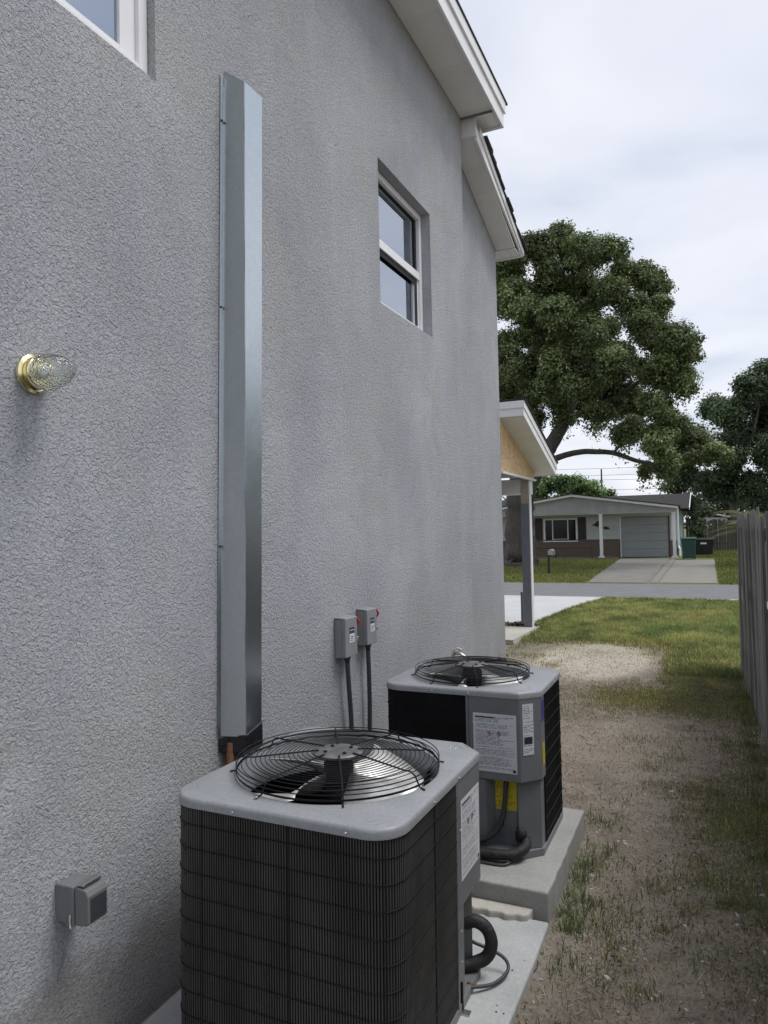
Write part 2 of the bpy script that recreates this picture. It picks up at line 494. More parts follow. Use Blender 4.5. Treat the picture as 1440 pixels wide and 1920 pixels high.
def thing(name, label, cat, loc=(0, 0, 0), rz=0, group=None):
    o = bpy.data.objects.new(name, None)
    col.objects.link(o)
    o.empty_display_size = .1
    o.location = loc; o.rotation_euler = (0, 0, rz)
    o['label'] = label; o['category'] = cat
    if group: o['group'] = group
    return o

def tag(o, label, cat, group=None):
    o['label'] = label; o['category'] = cat
    if group: o['group'] = group
    return o

def struct(o):
    o['kind'] = 'structure'
    return o

def label_quad(name, mat, parent, a, b, c, d):
    """flat sticker a-b-c-d (bottom left, bottom right, top right, top left)"""
    me = bpy.data.meshes.new(name)
    me.from_pydata([a, b, c, d], [], [(0, 1, 2, 3)])
    uv = me.uv_layers.new(name='UVMap')
    for i, q in enumerate(((0, 0), (1, 0), (1, 1), (0, 1))):
        uv.data[i].uv = q
    me.materials.append(MT[mat])
    o = bpy.data.objects.new(name, me)
    col.objects.link(o); o.parent = parent
    sm = o.modifiers.new('solid', 'SOLIDIFY'); sm.thickness = .0008; sm.offset = 0
    return o

GZ = -.03     # ground level

# ------------------------------------------------------------------ ground
def sstep(a, b, x):
    q = np.clip((x - a) / (b - a), 0, 1)
    return q * q * (3 - 2 * q)

m, t, p = newmat('soil')
setp(p, Roughness=.95)
p.inputs['Specular IOR Level'].default_value = .15
a = noise(t, 1.5, 7, .68, .6)
b = noise(t, 6, 7, .72, .7)
c = noise(t, 60, 4, .65)
base = ramp(t, a.outputs[0], [(.30, (.135, .120, .104)), (.43, (.235, .198, .165)), (.55, (.29, .262, .225)), (.66, (.36, .30, .245)), (.76, (.48, .44, .375))]).outputs[0]
mid = mixc(t, .55, base, ramp(t, b.outputs[0], [(.32, (.085, .078, .06)), (.52, (.24, .21, .172)), (.74, (.48, .435, .37))]).outputs[0])
tcn = t.nodes.new('ShaderNodeTexCoord')
# bare sand patch: an ellipse with a ragged rim
def ell(cx, cy, rx, ry, rag=.5):
    mp = t.nodes.new('ShaderNodeMapping'); mp.inputs['Location'].default_value = (-cx / rx, -cy / ry, 0); mp.inputs['Scale'].default_value = (1 / rx, 1 / ry, 0)
    t.links.new(tcn.outputs['Object'], mp.inputs[0])
    ln = t.nodes.new('ShaderNodeVectorMath'); ln.operation = 'LENGTH'; t.links.new(mp.outputs[0], ln.inputs[0])
    ad_ = t.nodes.new('ShaderNodeMath'); ad_.operation = 'MULTIPLY_ADD'; ad_.inputs[1].default_value = rag; t.links.new(b.outputs[0], ad_.inputs[0]); t.links.new(ln.outputs['Value'], ad_.inputs[2])
    return ramp(t, ad_.outputs[0], [(.95, (1, 1, 1)), (1.0, (0, 0, 0))]) if False else ramp(t, ad_.outputs[0], [(.80, (1, 1, 1)), (1.0, (0, 0, 0))])
s1 = ell(.45, 9.1, 1.05, 1.9)
m2 = mixc(t, s1.outputs[0], mid, mixc(t, .35, (.60, .55, .46), ramp(t, b.outputs[0], [(.35, (.38, .34, .27)), (.7, (.68, .63, .54))]).outputs[0]))
s2 = ell(1.30, 5.6, .85, 1.0)
m3 = mixc(t, s2.outputs[0], m2, mixc(t, .5, (.33, .29, .24), mid))
gr = mixc(t, .25, m3, ramp(t, c.outputs[0], [(.3, (.11, .095, .08)), (.55, (.28, .245, .205)), (.75, (.50, .455, .40))]).outputs[0])
# far away: turf under the blades
sepo = t.nodes.new('ShaderNodeSeparateXYZ'); t.links.new(tcn.outputs['Object'], sepo.inputs[0])
far = ramp(t, sepo.outputs[1], [(0, (0, 0, 0)), (1, (1, 1, 1))])
mr = t.nodes.new('ShaderNodeMapRange'); mr.inputs[1].default_value = 9.0; mr.inputs[2].default_value = 12.5
t.links.new(sepo.outputs[1], mr.inputs[0])
turf = ramp(t, b.outputs[0], [(.3, (.08, .105, .04)), (.55, (.14, .17, .06)), (.75, (.24, .225, .10))]).outputs[0]
mm = t.nodes.new('ShaderNodeMath'); mm.operation = 'MULTIPLY'; mm.inputs[1].default_value = .85; t.links.new(mr.outputs[0], mm.inputs[0])
t.links.new(mixc(t, mm.outputs[0], gr, turf), p.inputs['Base Color'])
bb = t.nodes.new('ShaderNodeBump'); bb.inputs['Strength'].default_value = .8; bb.inputs['Distance'].default_value = .03; t.links.new(b.outputs[0], bb.inputs['Height'])
bumpn(t, p, c.outputs[0], .7, .012, bb)
MT['soil'] = m

# uneven sheet near the camera, wide flat sheet beyond, one mesh
def gh(x, y):
    """relief of the side yard in metres"""
    w = sstep(1.12, 1.35, x) * (1 - sstep(14.5, 16, y))
    return GZ + w * (.018 * np.sin(3.1 * x + 1.7 * y) * np.sin(2.3 * y - 1.1 * x + .6) + .012 * np.sin(7.3 * x - 2.2 * y + 1) + .010 * np.sin(6.1 * y + 2.7 * x))
xs = np.concatenate([[-600, -60, -12], np.arange(-3, 3.01, .12), [8, 40, 600]])
ys = np.concatenate([[-300, -30, -6], np.arange(-3, 16.61, .12), [16.8, 20, 40, 80, 300, 1500]])
X, Y = np.meshgrid(xs, ys)
Z = gh(X, Y)
gv = np.stack([X.ravel(), Y.ravel(), Z.ravel()], 1)
nx, ny = len(xs), len(ys)
gf = [(j * nx + i, j * nx + i + 1, (j + 1) * nx + i + 1, (j + 1) * nx + i) for j in range(ny - 1) for i in range(nx - 1)]
me = bpy.data.meshes.new('ground'); me.from_pydata(gv.tolist(), [], gf); me.materials.append(MT['soil'])
me.polygons.foreach_set('use_smooth', [True] * len(me.polygons))
ground = bpy.data.objects.new('ground', me); col.objects.link(ground); struct(ground)

def sheet(name, poly, z, mat, th=.02):
    return struct(MB().prism(poly, z - th, z).build(name, mat))

sheet('road', [(-120, 16.95), (120, 16.75), (120, 20.95), (-120, 20.85)], GZ + .006, 'asphalt')
sheet('road_edge_strip', [(-120, 16.80), (120, 16.60), (120, 16.86), (-120, 17.06)], GZ + .012, 'gutterstrip')
dv = struct(MB().prism([(-9, 11.75), (-1.02, 11.75), (-.95, 12.0), (-.80, 13.9), (-.62, 15.2), (-.30, 16.72), (-9, 16.78)], GZ - .06, GZ + .022).build('driveway', 'drive', bevel=.006))
sheet('porch_floor', [(-6, 9.85), (-.735, 9.85), (-.70, 11.4), (-6, 11.4)], GZ + .07, 'porchslab', .15)
# driveway across the road: slabs, brick strip, side pad
od = sheet('far_driveway', [(-1.40, 21.2), (.22, 21.2), (.02, 36.9), (-2.3, 36.9), (-2.05, 30)], GZ + .010, 'olddrive')
for ya, yb in ((21.25, 25.6), (25.66, 30.4), (30.46, 36.8)):
    MB().prism([(-1.40 - .045 * (ya - 21), ya), (.17, ya), (.05, yb), (-1.40 - .045 * (yb - 21), yb)], GZ + .004, GZ + .022).build('slab', 'olddrive', od, bevel=.008)
sheet('far_parking_pad', [(.48, 21.4), (1.95, 21.4), (1.98, 35.2), (.42, 35.2)], GZ + .014, 'farpad')
sp = sheet('far_brick_strip', [(.225, 21.3), (.47, 21.3), (.40, 36), (.10, 36)], GZ + .009, 'farpad')
MT['paver'] = concrete('pinkish_paver', (.27, .245, .225), .3)
bmk = MB().box((-.10, -.10, 0), (.10, .10, .016)).mesh('brick', 'paver')
for k in range(58):
    y = 21.5 + k * .25
    inst(bmk, 'brick', sp, (.348 - .006 * (y - 21.3), y, GZ + .008), (0, 0, random.uniform(-.1, .1)), (1.1 + random.uniform(-.15, .1), 1, 1))

# ------------------------------------------------------------------ the stucco house
house = thing('two_storey_house', 'two-storey grey stucco house with white eaves filling the left side', 'house', (0, 0, 0))
def wall_panel(name, y0, y1, z0, top, holes, x=0., th=.24):
    """wall in the plane x, with rectangular openings; top = [(y,z),..] outline"""
    ysx = sorted({y0, y1, *[h[0] for h in holes], *[h[1] for h in holes], *[q[0] for q in top if y0 < q[0] < y1]})
    mb = MB()
    def topz(y):
        for (a, za), (b, zb) in zip(top, top[1:]):
            if a <= y <= b:
                return za + (zb - za) * (y - a) / (b - a)
        return top[-1][1]
    for a, b in zip(ysx, ysx[1:]):
        hs = sorted([h for h in holes if h[0] <= a + 1e-6 and h[1] >= b - 1e-6], key=lambda h: h[2])
        z = z0
        segs = []
        for h in hs:
            segs.append((z, z, h[2], h[2])); z = h[3]
        segs.append((z, z, topz(a), topz(b)))
        for za, zb, zc, zd in segs:
            mb.quad((x, a, za), (x, b, zb), (x, b, zd), (x, a, zc))
    for h in holes:      # reveals
        xa = x - .14
        mb.quad((x, h[0], h[2]), (xa, h[0], h[2]), (xa, h[0], h[3]), (x, h[0], h[3]))
        mb.quad((x, h[1], h[2]), (xa, h[1], h[2]), (xa, h[1], h[3]), (x, h[1], h[3]))
        mb.quad((x, h[0], h[2]), (xa, h[0], h[2]), (xa, h[1], h[2]), (x, h[1], h[2]))
        mb.quad((x, h[0], h[3]), (xa, h[0], h[3]), (xa, h[1], h[3]), (x, h[1], h[3]))
    # back and ends
    mb.quad((x - th, y0, z0), (x - th, y1, z0), (x - th, y1, topz(y1)), (x - th, y0, topz(y0)))
    mb.quad((x, y1, z0), (x - th, y1, z0), (x - th, y1, topz(y1)), (x, y1, topz(y1)))
    mb.quad((x, y0, z0), (x - th, y0, z0), (x - th, y0, topz(y0)), (x, y0, topz(y0)))
    me = bpy.data.meshes.new(name); me.from_pydata(mb.v, [], mb.f); me.materials.append(MT['stucco'])
    o = bpy.data.objects.new(name, me); col.objects.link(o); o.parent = house
    bm = bmesh.new(); bm.from_mesh(me); bmesh.ops.remove_doubles(bm, verts=bm.verts, dist=1e-5); bmesh.ops.recalc_face_normals(bm, faces=bm.faces); bm.to_mesh(me); bm.free()
    bv = o.modifiers.new('bevel', 'BEVEL'); bv.width = .008; bv.segments = 2; bv.limit_method = 'ANGLE'; bv.angle_limit = R(40)
    return o
W1 = (.55, 2.015, 3.25, 4.60)     # y0,y1,z0,z1
W2 = (3.968, 4.872, 2.99, 3.892)
wall_panel('side_wall', -3.0, 5.675, -.12, [(-3, 5.03), (5.675, 5.03)], [W1, W2])
wall_panel('side_wall', 5.60, 7.065, -.12, [(5.60, 5.02), (5.80, 5.02), (5.802, 4.847), (7.065, 4.414)], [], x=-.10)
MB().box((-7, 6.82, -.12), (-.342, 7.06, 4.38)).build('front_wall', 'stucco', house)
MB().box((-7, -3, -.12), (-.245, -2.8, 5.03)).build('rear_wall', 'stucco', house)
MB().box((-7.2, -3, -.12), (-7.002, 7.06, 5.0)).build('far_side_wall', 'stucco', house)
MB().box((-6.9, 7.08, -.12), (-.76, 9.38, 3.0)).build('front_wing', 'stucco', house)

def window(y0, y1, z0, z1, rail, fx=-.068, dark_strips=True):
    w = bpy.data.objects.new('window', None); col.objects.link(w); w.parent = house
    f = MB(); T = .045
    f.box((fx - .06, y0 + .002, z0 + .002), (fx, y0 + T, z1 - .002)); f.box((fx - .06, y1 - T, z0 + .002), (fx, y1 - .002, z1 - .002))
    f.box((fx - .06, y0 + T, z0 + .002), (fx, y1 - T, z0 + T)); f.box((fx - .06, y0 + T, z1 - T), (fx, y1 - T, z1 - .002))
    f.build('window_frame', 'vinyl', w, bevel=.003)
    r = MB(); r.box((fx - .045, y0 + T, rail - .028), (fx - .004, y1 - T, rail + .028)); r.build('meeting_rail', 'vinyl', w, bevel=.003)
    s = MB(); gx = fx - .03
    a, b = y0 + T, y1 - T
    s.box((gx - .02, a, z0 + T), (gx + .012, a + .035, rail - .028)); s.box((gx - .02, b - .075, z0 + T), (gx + .012, b, rail - .028))
    s.box((gx - .02, a + .035, z0 + T), (gx + .012, b - .075, z0 + T + .03))
    s.build('lower_sash', 'vinyl', w, bevel=.003)
    if dark_strips: d = MB(); d.box((gx - .016, b - .030, rail + .028), (gx + .004, b, z1 - T)); d.box((gx - .016, a, z1 - T - .012), (gx + .004, b - .030, z1 - T))
    if dark_strips: d.build('upper_reflection_strip', 'dark', w)  # dark strip standing in for the reveal reflected at the pane edge
    if dark_strips: d = MB(); d.box((gx + .0125, b - .075, z0 + T + .03), (gx + .0165, b - .032, rail - .03)); d.box((gx + .0125, a + .03, rail - .07), (gx + .0165, b - .075, rail - .029))
    if dark_strips: d.build('lower_reflection_strip', 'dark', w)  # the same reflected dark edge, carried down over the lower sash
    g = MB(); g.box((gx - .012, a + .001, rail + .0285), (gx - .006, b - .001, z1 - T - .0005)); g.build('pane', 'glass', w)
    g = MB(); g.box((gx - .008, a + .0355, z0 + T + .031), (gx - .002, b - .0755, rail - .0285)); g.build('pane', 'glass', w)
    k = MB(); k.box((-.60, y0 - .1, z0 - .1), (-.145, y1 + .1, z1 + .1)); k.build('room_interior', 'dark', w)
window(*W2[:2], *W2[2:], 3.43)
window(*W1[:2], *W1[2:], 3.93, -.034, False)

# upper roof: level boxed eave along the wall, ends 0.26 m past the corner
OV = .30
EZ = 5.03
mesh_p = MB().prism([(.004, 0), (OV - .022, 0), (OV - .022, .2985), (.004, .2985)], -.012, 0).mesh('soffit_panel', 'soffit')
k = -3.1
while k < 5.60:
    L_ = min(.2985, 5.668 - k - .0015)
    o = inst(mesh_p, 'soffit_panel', house, (0, k, EZ), (0, 0, 0), (1, L_ / .2985, 1)); k += .30
for a in np.arange(-.30, .27, .095):       # return panels under the front overhang run the other way
    MB().box((a, 5.676, EZ - .014), (min(a + .0925, OV - .022), 5.915, EZ - .004)).build('soffit_panel', 'soffit', house)
MB().box((-.004, 5.668, EZ - .030), (OV - .022, 5.6755, EZ - .012)).build('soffit_channel', 'panel', house)
MB().box((OV - .02, -3.2, EZ - .035), (OV, 5.938, EZ + .13)).build('fascia', 'trim', house, bevel=.002)
MB().box((OV + .0005, -3.2, EZ + .088), (OV + .016, 5.948, EZ + .185)).build('drip_edge', 'trim', house, bevel=.002)
MB().box((-7, 5.917, EZ - .035), (OV - .021, 5.937, EZ + .13)).build('fascia', 'trim', house, bevel=.002)
up_roof = bpy.data.objects.new('roof', None); col.objects.link(up_roof); up_roof.parent = house
sl1 = .36
for k in range(26):
    xa = OV + .024 - k * .14; xb = xa - .17
    za = EZ + .190 + (OV - xa) * sl1 + .012 ; zb = EZ + .190 + (OV - xb) * sl1
    j = random.uniform(-.008, .008)
    MB().hexa([(xb, -3.3, zb - .012), (xa, -3.3, za - .012), (xa, 5.985 + j, za - .012), (xb, 5.985 + j, zb - .012), (xb, -3.3, zb), (xa, -3.3, za + .006), (xa, 5.985 + j, za + .006), (xb, 5.985 + j, zb)]).build('shingle_row', 'shingle', up_roof)
MB().prism([(OV + .02, EZ + .186), (-3.4, EZ + .186 + 3.6 * sl1), (-7.3, EZ + .186)], -3.25, 5.93, 'y').build('roof_deck', 'shingle', up_roof)

# lower roof: raked eave falling towards the street
lo_roof = bpy.data.objects.new('roof', None); col.objects.link(lo_roof); lo_roof.parent = house
OV2 = .12
WB = -.10
ya, yb, yc_ = 5.73, 7.30, 7.06
def rz(y): return 4.779 - .342 * (y - 6.0)
def slab_rake(x0, x1, y0, y1, dz0, dz1):
    return MB().hexa([(x0, y0, rz(y0) + dz0), (x1, y0, rz(y0) + dz0), (x1, y1, rz(y1) + dz0), (x0, y1, rz(y1) + dz0), (x0, y0, rz(y0) + dz1), (x1, y0, rz(y0) + dz1), (x1, y1, rz(y1) + dz1), (x0, y1, rz(y1) + dz1)])
yy = ya
while yy < yc_:
    slab_rake(WB + .004, OV2 - .021, yy, min(yy + .2985, yc_), -.012, 0).build('soffit_panel', 'soffit', house)
    yy += .30
MB().box((WB + .003, 5.70, rz(5.73) - .012), (OV2, 5.728, EZ - .016)).build('end_board', 'trim', house)
ze = rz(yc_)
for a in np.arange(-.36, OV2 - .03, .095):
    MB().box((a, yc_ + .006, ze - .022), (min(a + .0925, OV2 - .021), yb - .021, ze - .012)).build('soffit_panel', 'soffit', house)
f = slab_rake(OV2 - .02, OV2, 5.73, yb, -.035, .085)
f.v[2] = (OV2, yb, ze - .035); f.v[3] = (OV2 - .02, yb, ze - .035)
f.build('rake_board', 'trim', house, bevel=.002)
slab_rake(OV2 + .001, OV2 + .014, 5.80, yb + .01, .062, .122).build('drip_edge', 'trim', house, bevel=.002)
MB().box((-7, yb - .02, ze - .035), (OV2 - .021, yb, ze + .05)).build('fascia', 'trim', house, bevel=.002)
y = yb + .045
while y > 6.03:
    y0 = y - .19
    j = random.uniform(-.012, .012); lift = random.uniform(0, .014)
    MB().hexa([(-4, y0, rz(y0) + .124), (OV2 + .035 + j, y0, rz(y0) + .124), (OV2 + .035 + j, y, rz(y) + .130), (-4, y, rz(y) + .130), (-4, y0, rz(y0) + .132), (OV2 + .035 + j, y0, rz(y0) + .132), (OV2 + .035 + j, y, rz(y) + .150 + lift), (-4, y, rz(y) + .150)]).build('shingle_row', 'shingle', lo_roof)
    y -= .14

# ------------------------------------------------------------------ porch at the street front
porch = thing('front_porch', 'unfinished front porch with bare board gable side and slate post by the driveway', 'porch', (-.7, 10.4, GZ))
pl = Vector(porch.location)
def PW(mb):
    mb.v = [(a - pl.x, b - pl.y, c - pl.z) for a, b, c in mb.v]
    return mb
def pz(y): return 3.285 - .312 * (y - 9.40)     # top of roof edge
XO = -.40
PW(MB().prism([(9.42, 2.36), (11.42, 2.36), (11.42, 2.47), (9.42, 3.06)], -.745, -.725, 'x')).build('gable_board', 'osb', porch)
PW(MB().hexa([(-.75, 9.42, 2.335), (-.70, 9.42, 2.335), (-.70, 11.47, 2.335), (-.75, 11.47, 2.335), (-.75, 9.42, 2.359), (-.70, 9.42, 2.359), (-.70, 11.47, 2.359), (-.75, 11.47, 2.359)])).build('board_trim', 'trim', porch)
PW(MB().box((-6, 11.22, 2.12), (-.751, 11.40, 2.36))).build('header_beam', 'trim', porch, bevel=.004)
def prake(x0, x1, d0, d1, y0=9.40, y1=11.54):
    return PW(MB().hexa([(x0, y0, pz(y0) + d0), (x1, y0, pz(y0) + d0), (x1, y1, pz(y1) + d0), (x0, y1, pz(y1) + d0), (x0, y0, pz(y0) + d1), (x1, y0, pz(y0) + d1), (x1, y1, pz(y1) + d1), (x0, y1, pz(y1) + d1)]))
prake(-.745, XO - .021, -.195, -.183, 9.42, 11.52).build('soffit', 'soffit', porch)
prake(XO - .02, XO, -.205, -.075).build('rake_board', 'trim', porch, bevel=.002)
prake(XO + .001, XO + .012, -.10, -.004, 9.39, 11.56).build('drip_edge', 'trim', porch, bevel=.002)
PW(MB().box((-6, 9.40, pz(9.4) - .205), (XO - .021, 9.418, pz(9.4) - .075))).build('fascia', 'trim', porch, bevel=.002)
PW(MB().box((-6, 9.385, pz(9.4) - .10), (XO, 9.398, pz(9.4) - .004))).build('drip_edge', 'trim', porch, bevel=.002)
PW(MB().box((-6, 11.522, pz(11.54) - .205), (XO - .021, 11.54, pz(11.54) - .02))).build('fascia', 'trim', porch, bevel=.002)
prake(-6, XO + .03, -.002, .02, 9.38, 11.58).build('roof_shingles', 'shingle', porch)
PW(MB().box((-.905, 11.20, GZ + .02), (-.775, 11.33, 1.97))).build('post', 'postpaint', porch, bevel=.006)
PW(MB().box((-.900, 11.205, 1.9705), (-.780, 11.325, 2.335))).build('post_top', 'postwood', porch, bevel=.004)
PW(MB().box((-.774, 11.20, GZ + .02), (-.760, 11.33, 2.333))).build('post_casing', 'trim', porch, bevel=.002)
PW(MB().box((-1.045, 11.62, GZ + .02), (-1.01, 11.66, .55))).build('rail_stub', 'postpaint', porch)

# ------------------------------------------------------------------ wooden fence
fence = thing('wooden_fence', 'weathered grey wooden picket fence along the right edge', 'fence', (2.09, 3, GZ))
fl = Vector(fence.location)
vars_ = []
for k in range(5):
    mb = MB()
    w = .066; th = .009
    nseg = 5
    prevx = 0
    vs = []; 
    h = 1.70
    bow = random.uniform(-.012, .012)
    for i in range(nseg + 1):
        z = h * i / nseg
        ox = bow * math.sin(PI * i / nseg)
        ww = w * (1 if i < nseg else .72)
        vs += [(ox - th, -ww, z), (ox + th, -ww, z), (ox + th, ww, z), (ox - th, ww, z)]
    fs = [(0, 3, 2, 1), tuple(nseg * 4 + q for q in range(4))]
    for i in range(nseg):
        for q in range(4):
            fs.append((i * 4 + q, i * 4 + (q + 1) % 4, (i + 1) * 4 + (q + 1) % 4, (i + 1) * 4 + q))
    mb.add(vs, fs)
    vars_.append(mb.mesh('plank', 'fencewood'))
def fx(y): return 2.115 - .0165 * (y - 6.0) if y > 0 else 2.21
y = -2.6
while y < 8.75:
    inst(random.choice(vars_), 'plank', fence, (fx(y) + random.uniform(-.006, .006) - fl.x, y - fl.y, random.uniform(-.03, .03)), (random.uniform(-.012, .012), random.uniform(-.012, .012), random.uniform(-.08, .08)), (1, random.uniform(.9, 1.04), random.uniform(.975, 1.015)))
    y += .142
for z in (.30, .95, 1.50):
    MB().hexa([(fx(-2.6) + .02 - fl.x, -2.6 - fl.y, z), (fx(-2.6) + .06 - fl.x, -2.6 - fl.y, z), (fx(8.7) + .06 - fl.x, 8.7 - fl.y, z), (fx(8.7) + .02 - fl.x, 8.7 - fl.y, z), (fx(-2.6) + .02 - fl.x, -2.6 - fl.y, z + .09), (fx(-2.6) + .06 - fl.x, -2.6 - fl.y, z + .09), (fx(8.7) + .06 - fl.x, 8.7 - fl.y, z + .09), (fx(8.7) + .02 - fl.x, 8.7 - fl.y, z + .09)]).build('rail', 'fencewood', fence)
for y in (-2.3, .1, 2.5, 4.9, 7.3, 8.72):
    MB().box((fx(y) + .065 - fl.x, y - .045 - fl.y, 0), (fx(y) + .155 - fl.x, y + .045 - fl.y, 1.68)).build('post', 'fencewood', fence)

# ------------------------------------------------------------------ equipment pads
def pad(name, x0, x1, y0, y1, z0, z1, mat, label, rag=.006):
    """cast slab with slightly wandering edges"""
    pts = []
    def side(a, b, n):
        for i in range(n):
            q = i / n
            pts.append((a[0] + (b[0] - a[0]) * q + random.uniform(-rag, rag), a[1] + (b[1] - a[1]) * q + random.uniform(-rag, rag)))
    side((x0, y0), (x1, y0), 6); side((x1, y0), (x1, y1), 14); side((x1, y1), (x0, y1), 8); side((x0, y1), (x0, y0), 6)
    o = MB().prism(pts, z0, z1).build(name, mat, bevel=.010, seg=3)
    return tag(o, label, 'slab')
pad('concrete_pad', .03, 1.143, -1.2, 2.955, -.10, 0, 'slab', 'low pale concrete pad under the nearer air conditioner')
pad('concrete_pad', .10, 1.138, 2.986, 3.92, -.10, .10, 'slab2', 'raised concrete pad under the farther air conditioner', .004)
o = MB()
pts = [(.75, 2.90)]
for i in range(13):
    x = .80 + i * .022
    pts.append((x, 2.905 + .008 * math.sin(i * 2.1) + .03 * max(0, (i - 9) / 4)))
pts += [(1.075, 2.984), (.75, 2.984)]
o.prism(pts, -.02, .026)
tag(o.build('mortar_ridge', 'porchslab', bevel=.008), 'rough tan mortar ridge at the joint between the two concrete pads', 'mortar')

# ------------------------------------------------------------------ air conditioners
def rrect(sx, sy, r, c, n=6):
    """outline: rounded at three corners, chamfered at (+x,+y); ccw from the +x side"""
    hx, hy = sx / 2, sy / 2
    P = [(hx, hy - c), (hx - c, hy)]
    for cx, cy, a0 in ((-hx + r, hy - r, 90), (-hx + r, -hy + r, 180), (hx - r, -hy + r, 270)):
        for i in range(n + 1):
            a = R(a0 + 90 * i / n)
            P.append((cx + r * math.cos(a), cy + r * math.sin(a)))
    return P

def resample(P, step):
    out_ = []; acc = 0.
    for a, b in zip(P, P[1:]):
        a = Vector(a); b = Vector(b); d = (b - a).length
        if d < 1e-9: continue
        s = acc
        while s < d:
            q = a + (b - a) * (s / d); out_.append((q, (b - a).normalized())); s += step
        acc = s - d
    return out_

def air_conditioner(label, loc, rz_, sx, sy, H, zbase, off, fan_c, fan_r, twist, fin='louvre'):
    u = thing('air_conditioner', label, 'air conditioner', (loc[0], loc[1], zbase), rz_, 'outdoor air conditioners beside the wall')
    hx, hy = sx / 2, sy / 2
    c = .085
    # base pan
    MB().prism(rrect(sx - .012, sy - .012, .09, c), 0, .035).build('base_pan', 'panel', u, bevel=.004)
    # coil (dark inner block), hollow at the top for the fan
    ins = .028
    PX = .325; PY = .155          # extent of the service panel along the two faces, from the corner
    inner = [(hx - ins, hy - PX - .01), (hx - .12, hy - PX - .01), (hx - PY - .01, hy - .12), (hx - PY - .01, hy - ins)] + rrect(sx - 2 * ins, sy - 2 * ins, .075, c)[2:]
    mb = MB(); n = len(inner)
    vs = [(a, b, .035) for a, b in inner] + [(a, b, H - .034) for a, b in inner]
    mb.add(vs, [tuple(range(n))[::-1]] + [(i, (i + 1) % n, n + (i + 1) % n, n + i) for i in range(n)])
    mb.build('coil', 'coil', u)
    # guard path: from the panel on +x face clockwise to the panel on +y face
    full = rrect(sx - .016, sy - .016, .085, c)
    arcs = full[2:]               # from -x,+y corner ccw to +x,-y corner
    path = [(hx - PY, hy - .008)] + arcs + [(hx - .008, hy - PX)]
    mb = MB()
    for q, d in resample(path, .0087):
        nrm = Vector((d.y, -d.x))
        a = q - d * .0021; b = q + d * .0021
        c0 = a - nrm * .005; c1 = b - nrm * .005
        mb.hexa([(*a, .037), (*b, .037), (*c1, .037), (*c0, .037), (*a, H - .034), (*b, H - .034), (*c1, H - .034), (*c0, H - .034)])
    g = mb.build('fin_guard', fin, u, kind='stuff')
    # horizontal guard wires
    zz = .075
    k = 0
    pw = [Vector((*q, 0)) + Vector((d.y, -d.x, 0)) * .0025 for q, d in resample(path, .03)]
    while zz < H - .05:
        MB().tube([(q.x, q.y, zz) for q in pw], .0017, 5).build('guard_wire', 'guardwire', g)
        zz += .0715
    for q, d in resample(path, .30)[1:]:
        nrm = Vector((d.y, -d.x))
        MB().tube([(q.x + nrm.x * .002, q.y + nrm.y * .002, .037), (q.x + nrm.x * .002, q.y + nrm.y * .002, H - .034)], .0016, 5).build('guard_upright', 'guardwire', g)
    # zigzag lacing at the corner next to the wall
    cq = [q for q in full[9 - 7 + 7:9 - 7 + 14]] if False else full[9:16]
    a0, a1 = Vector((*full[10], 0)), Vector((*full[14], 0))
    zz = .06; lace = []
    kk = 0
    while zz < H - .05:
        q = a0 if kk % 2 else a1
        lace.append((q.x * 1.004, q.y * 1.004, zz)); zz += .036; kk += 1
    MB().tube(lace, .0016, 4).build('guard_lacing', 'guardwire', g)
    # service panel: upper box + recessed lower part
    pz0 = .345
    def corner(o1, a, b):
        return [(hx + o1, hy - a), (hx + o1, hy - c * .98), (hx - c * .98, hy + o1), (hx - b, hy + o1), (hx - b, hy - .06), (hx - .06, hy - a)]
    sp_ = MB().prism(corner(-.004, PX, PY), pz0, H - .031).build('service_panel', 'panel', u, bevel=.004)
    # lower part: valve recess, cut back diagonally
    lowp = [(hx - .012, hy - PX), (hx - .012, hy - PX + .07), (hx - .060, hy - PX + .105), (hx - .060, hy - c - .035), (hx - .030, hy - c - .022), (hx - c - .004, hy - .014), (hx - PY, hy - .014), (hx - PY, hy - .09), (hx - .09, hy - PX)]
    MB().prism(lowp, .035, pz0 - .002).build('valve_recess', 'panel', u, bevel=.003)
    MB().box((hx - .1, hy - PX - .014, .036), (hx - .004, hy - PX - .001, H - .033)).build('corner_post', 'panel', u, bevel=.002)
    # lid with a round fan opening: annular top + rolled skirt
    lo = rrect(sx, sy, .10, c, 8)
    nf = 72
    fcx, fcy = fan_c
    def ray_out(a):
        d = Vector((math.cos(a), math.sin(a)))
        o_ = Vector((fcx, fcy)); best = None
        for i in range(len(lo)):
            p0 = Vector(lo[i]); p1 = Vector(lo[(i + 1) % len(lo)]); e_ = p1 - p0
            den = d.x * e_.y - d.y * e_.x
            if abs(den) < 1e-9: continue
            w = p0 - o_
            tt = (w.x * e_.y - w.y * e_.x) / den; ss = (w.x * d.y - w.y * d.x) / den
            if tt > 0 and -1e-6 <= ss <= 1 + 1e-6 and (best is None or tt < best): best = tt
        return o_ + d * best
    angs = sorted(set([2 * PI * i / nf for i in range(nf)] + [math.atan2(q[1] - fcy, q[0] - fcx) % (2 * PI) for q in lo]))
    ang2 = []
    for a in angs:
        if not ang2 or a - ang2[-1] > 1e-4: ang2.append(a)
    nn = len(ang2)
    rings = []
    def inwards(q, dd):
        v = Vector((fcx, fcy)) - q
        return q + v.normalized() * dd
    OUT = [ray_out(a) for a in ang2]
    prof = [(.012, H - .034), (0., H - .030), (-.004 * 0, H - .012), (.003, H - .004), (.010, H)]
    for dd, z in prof:
        rings.append([(*inwards(q, dd), z) for q in OUT])
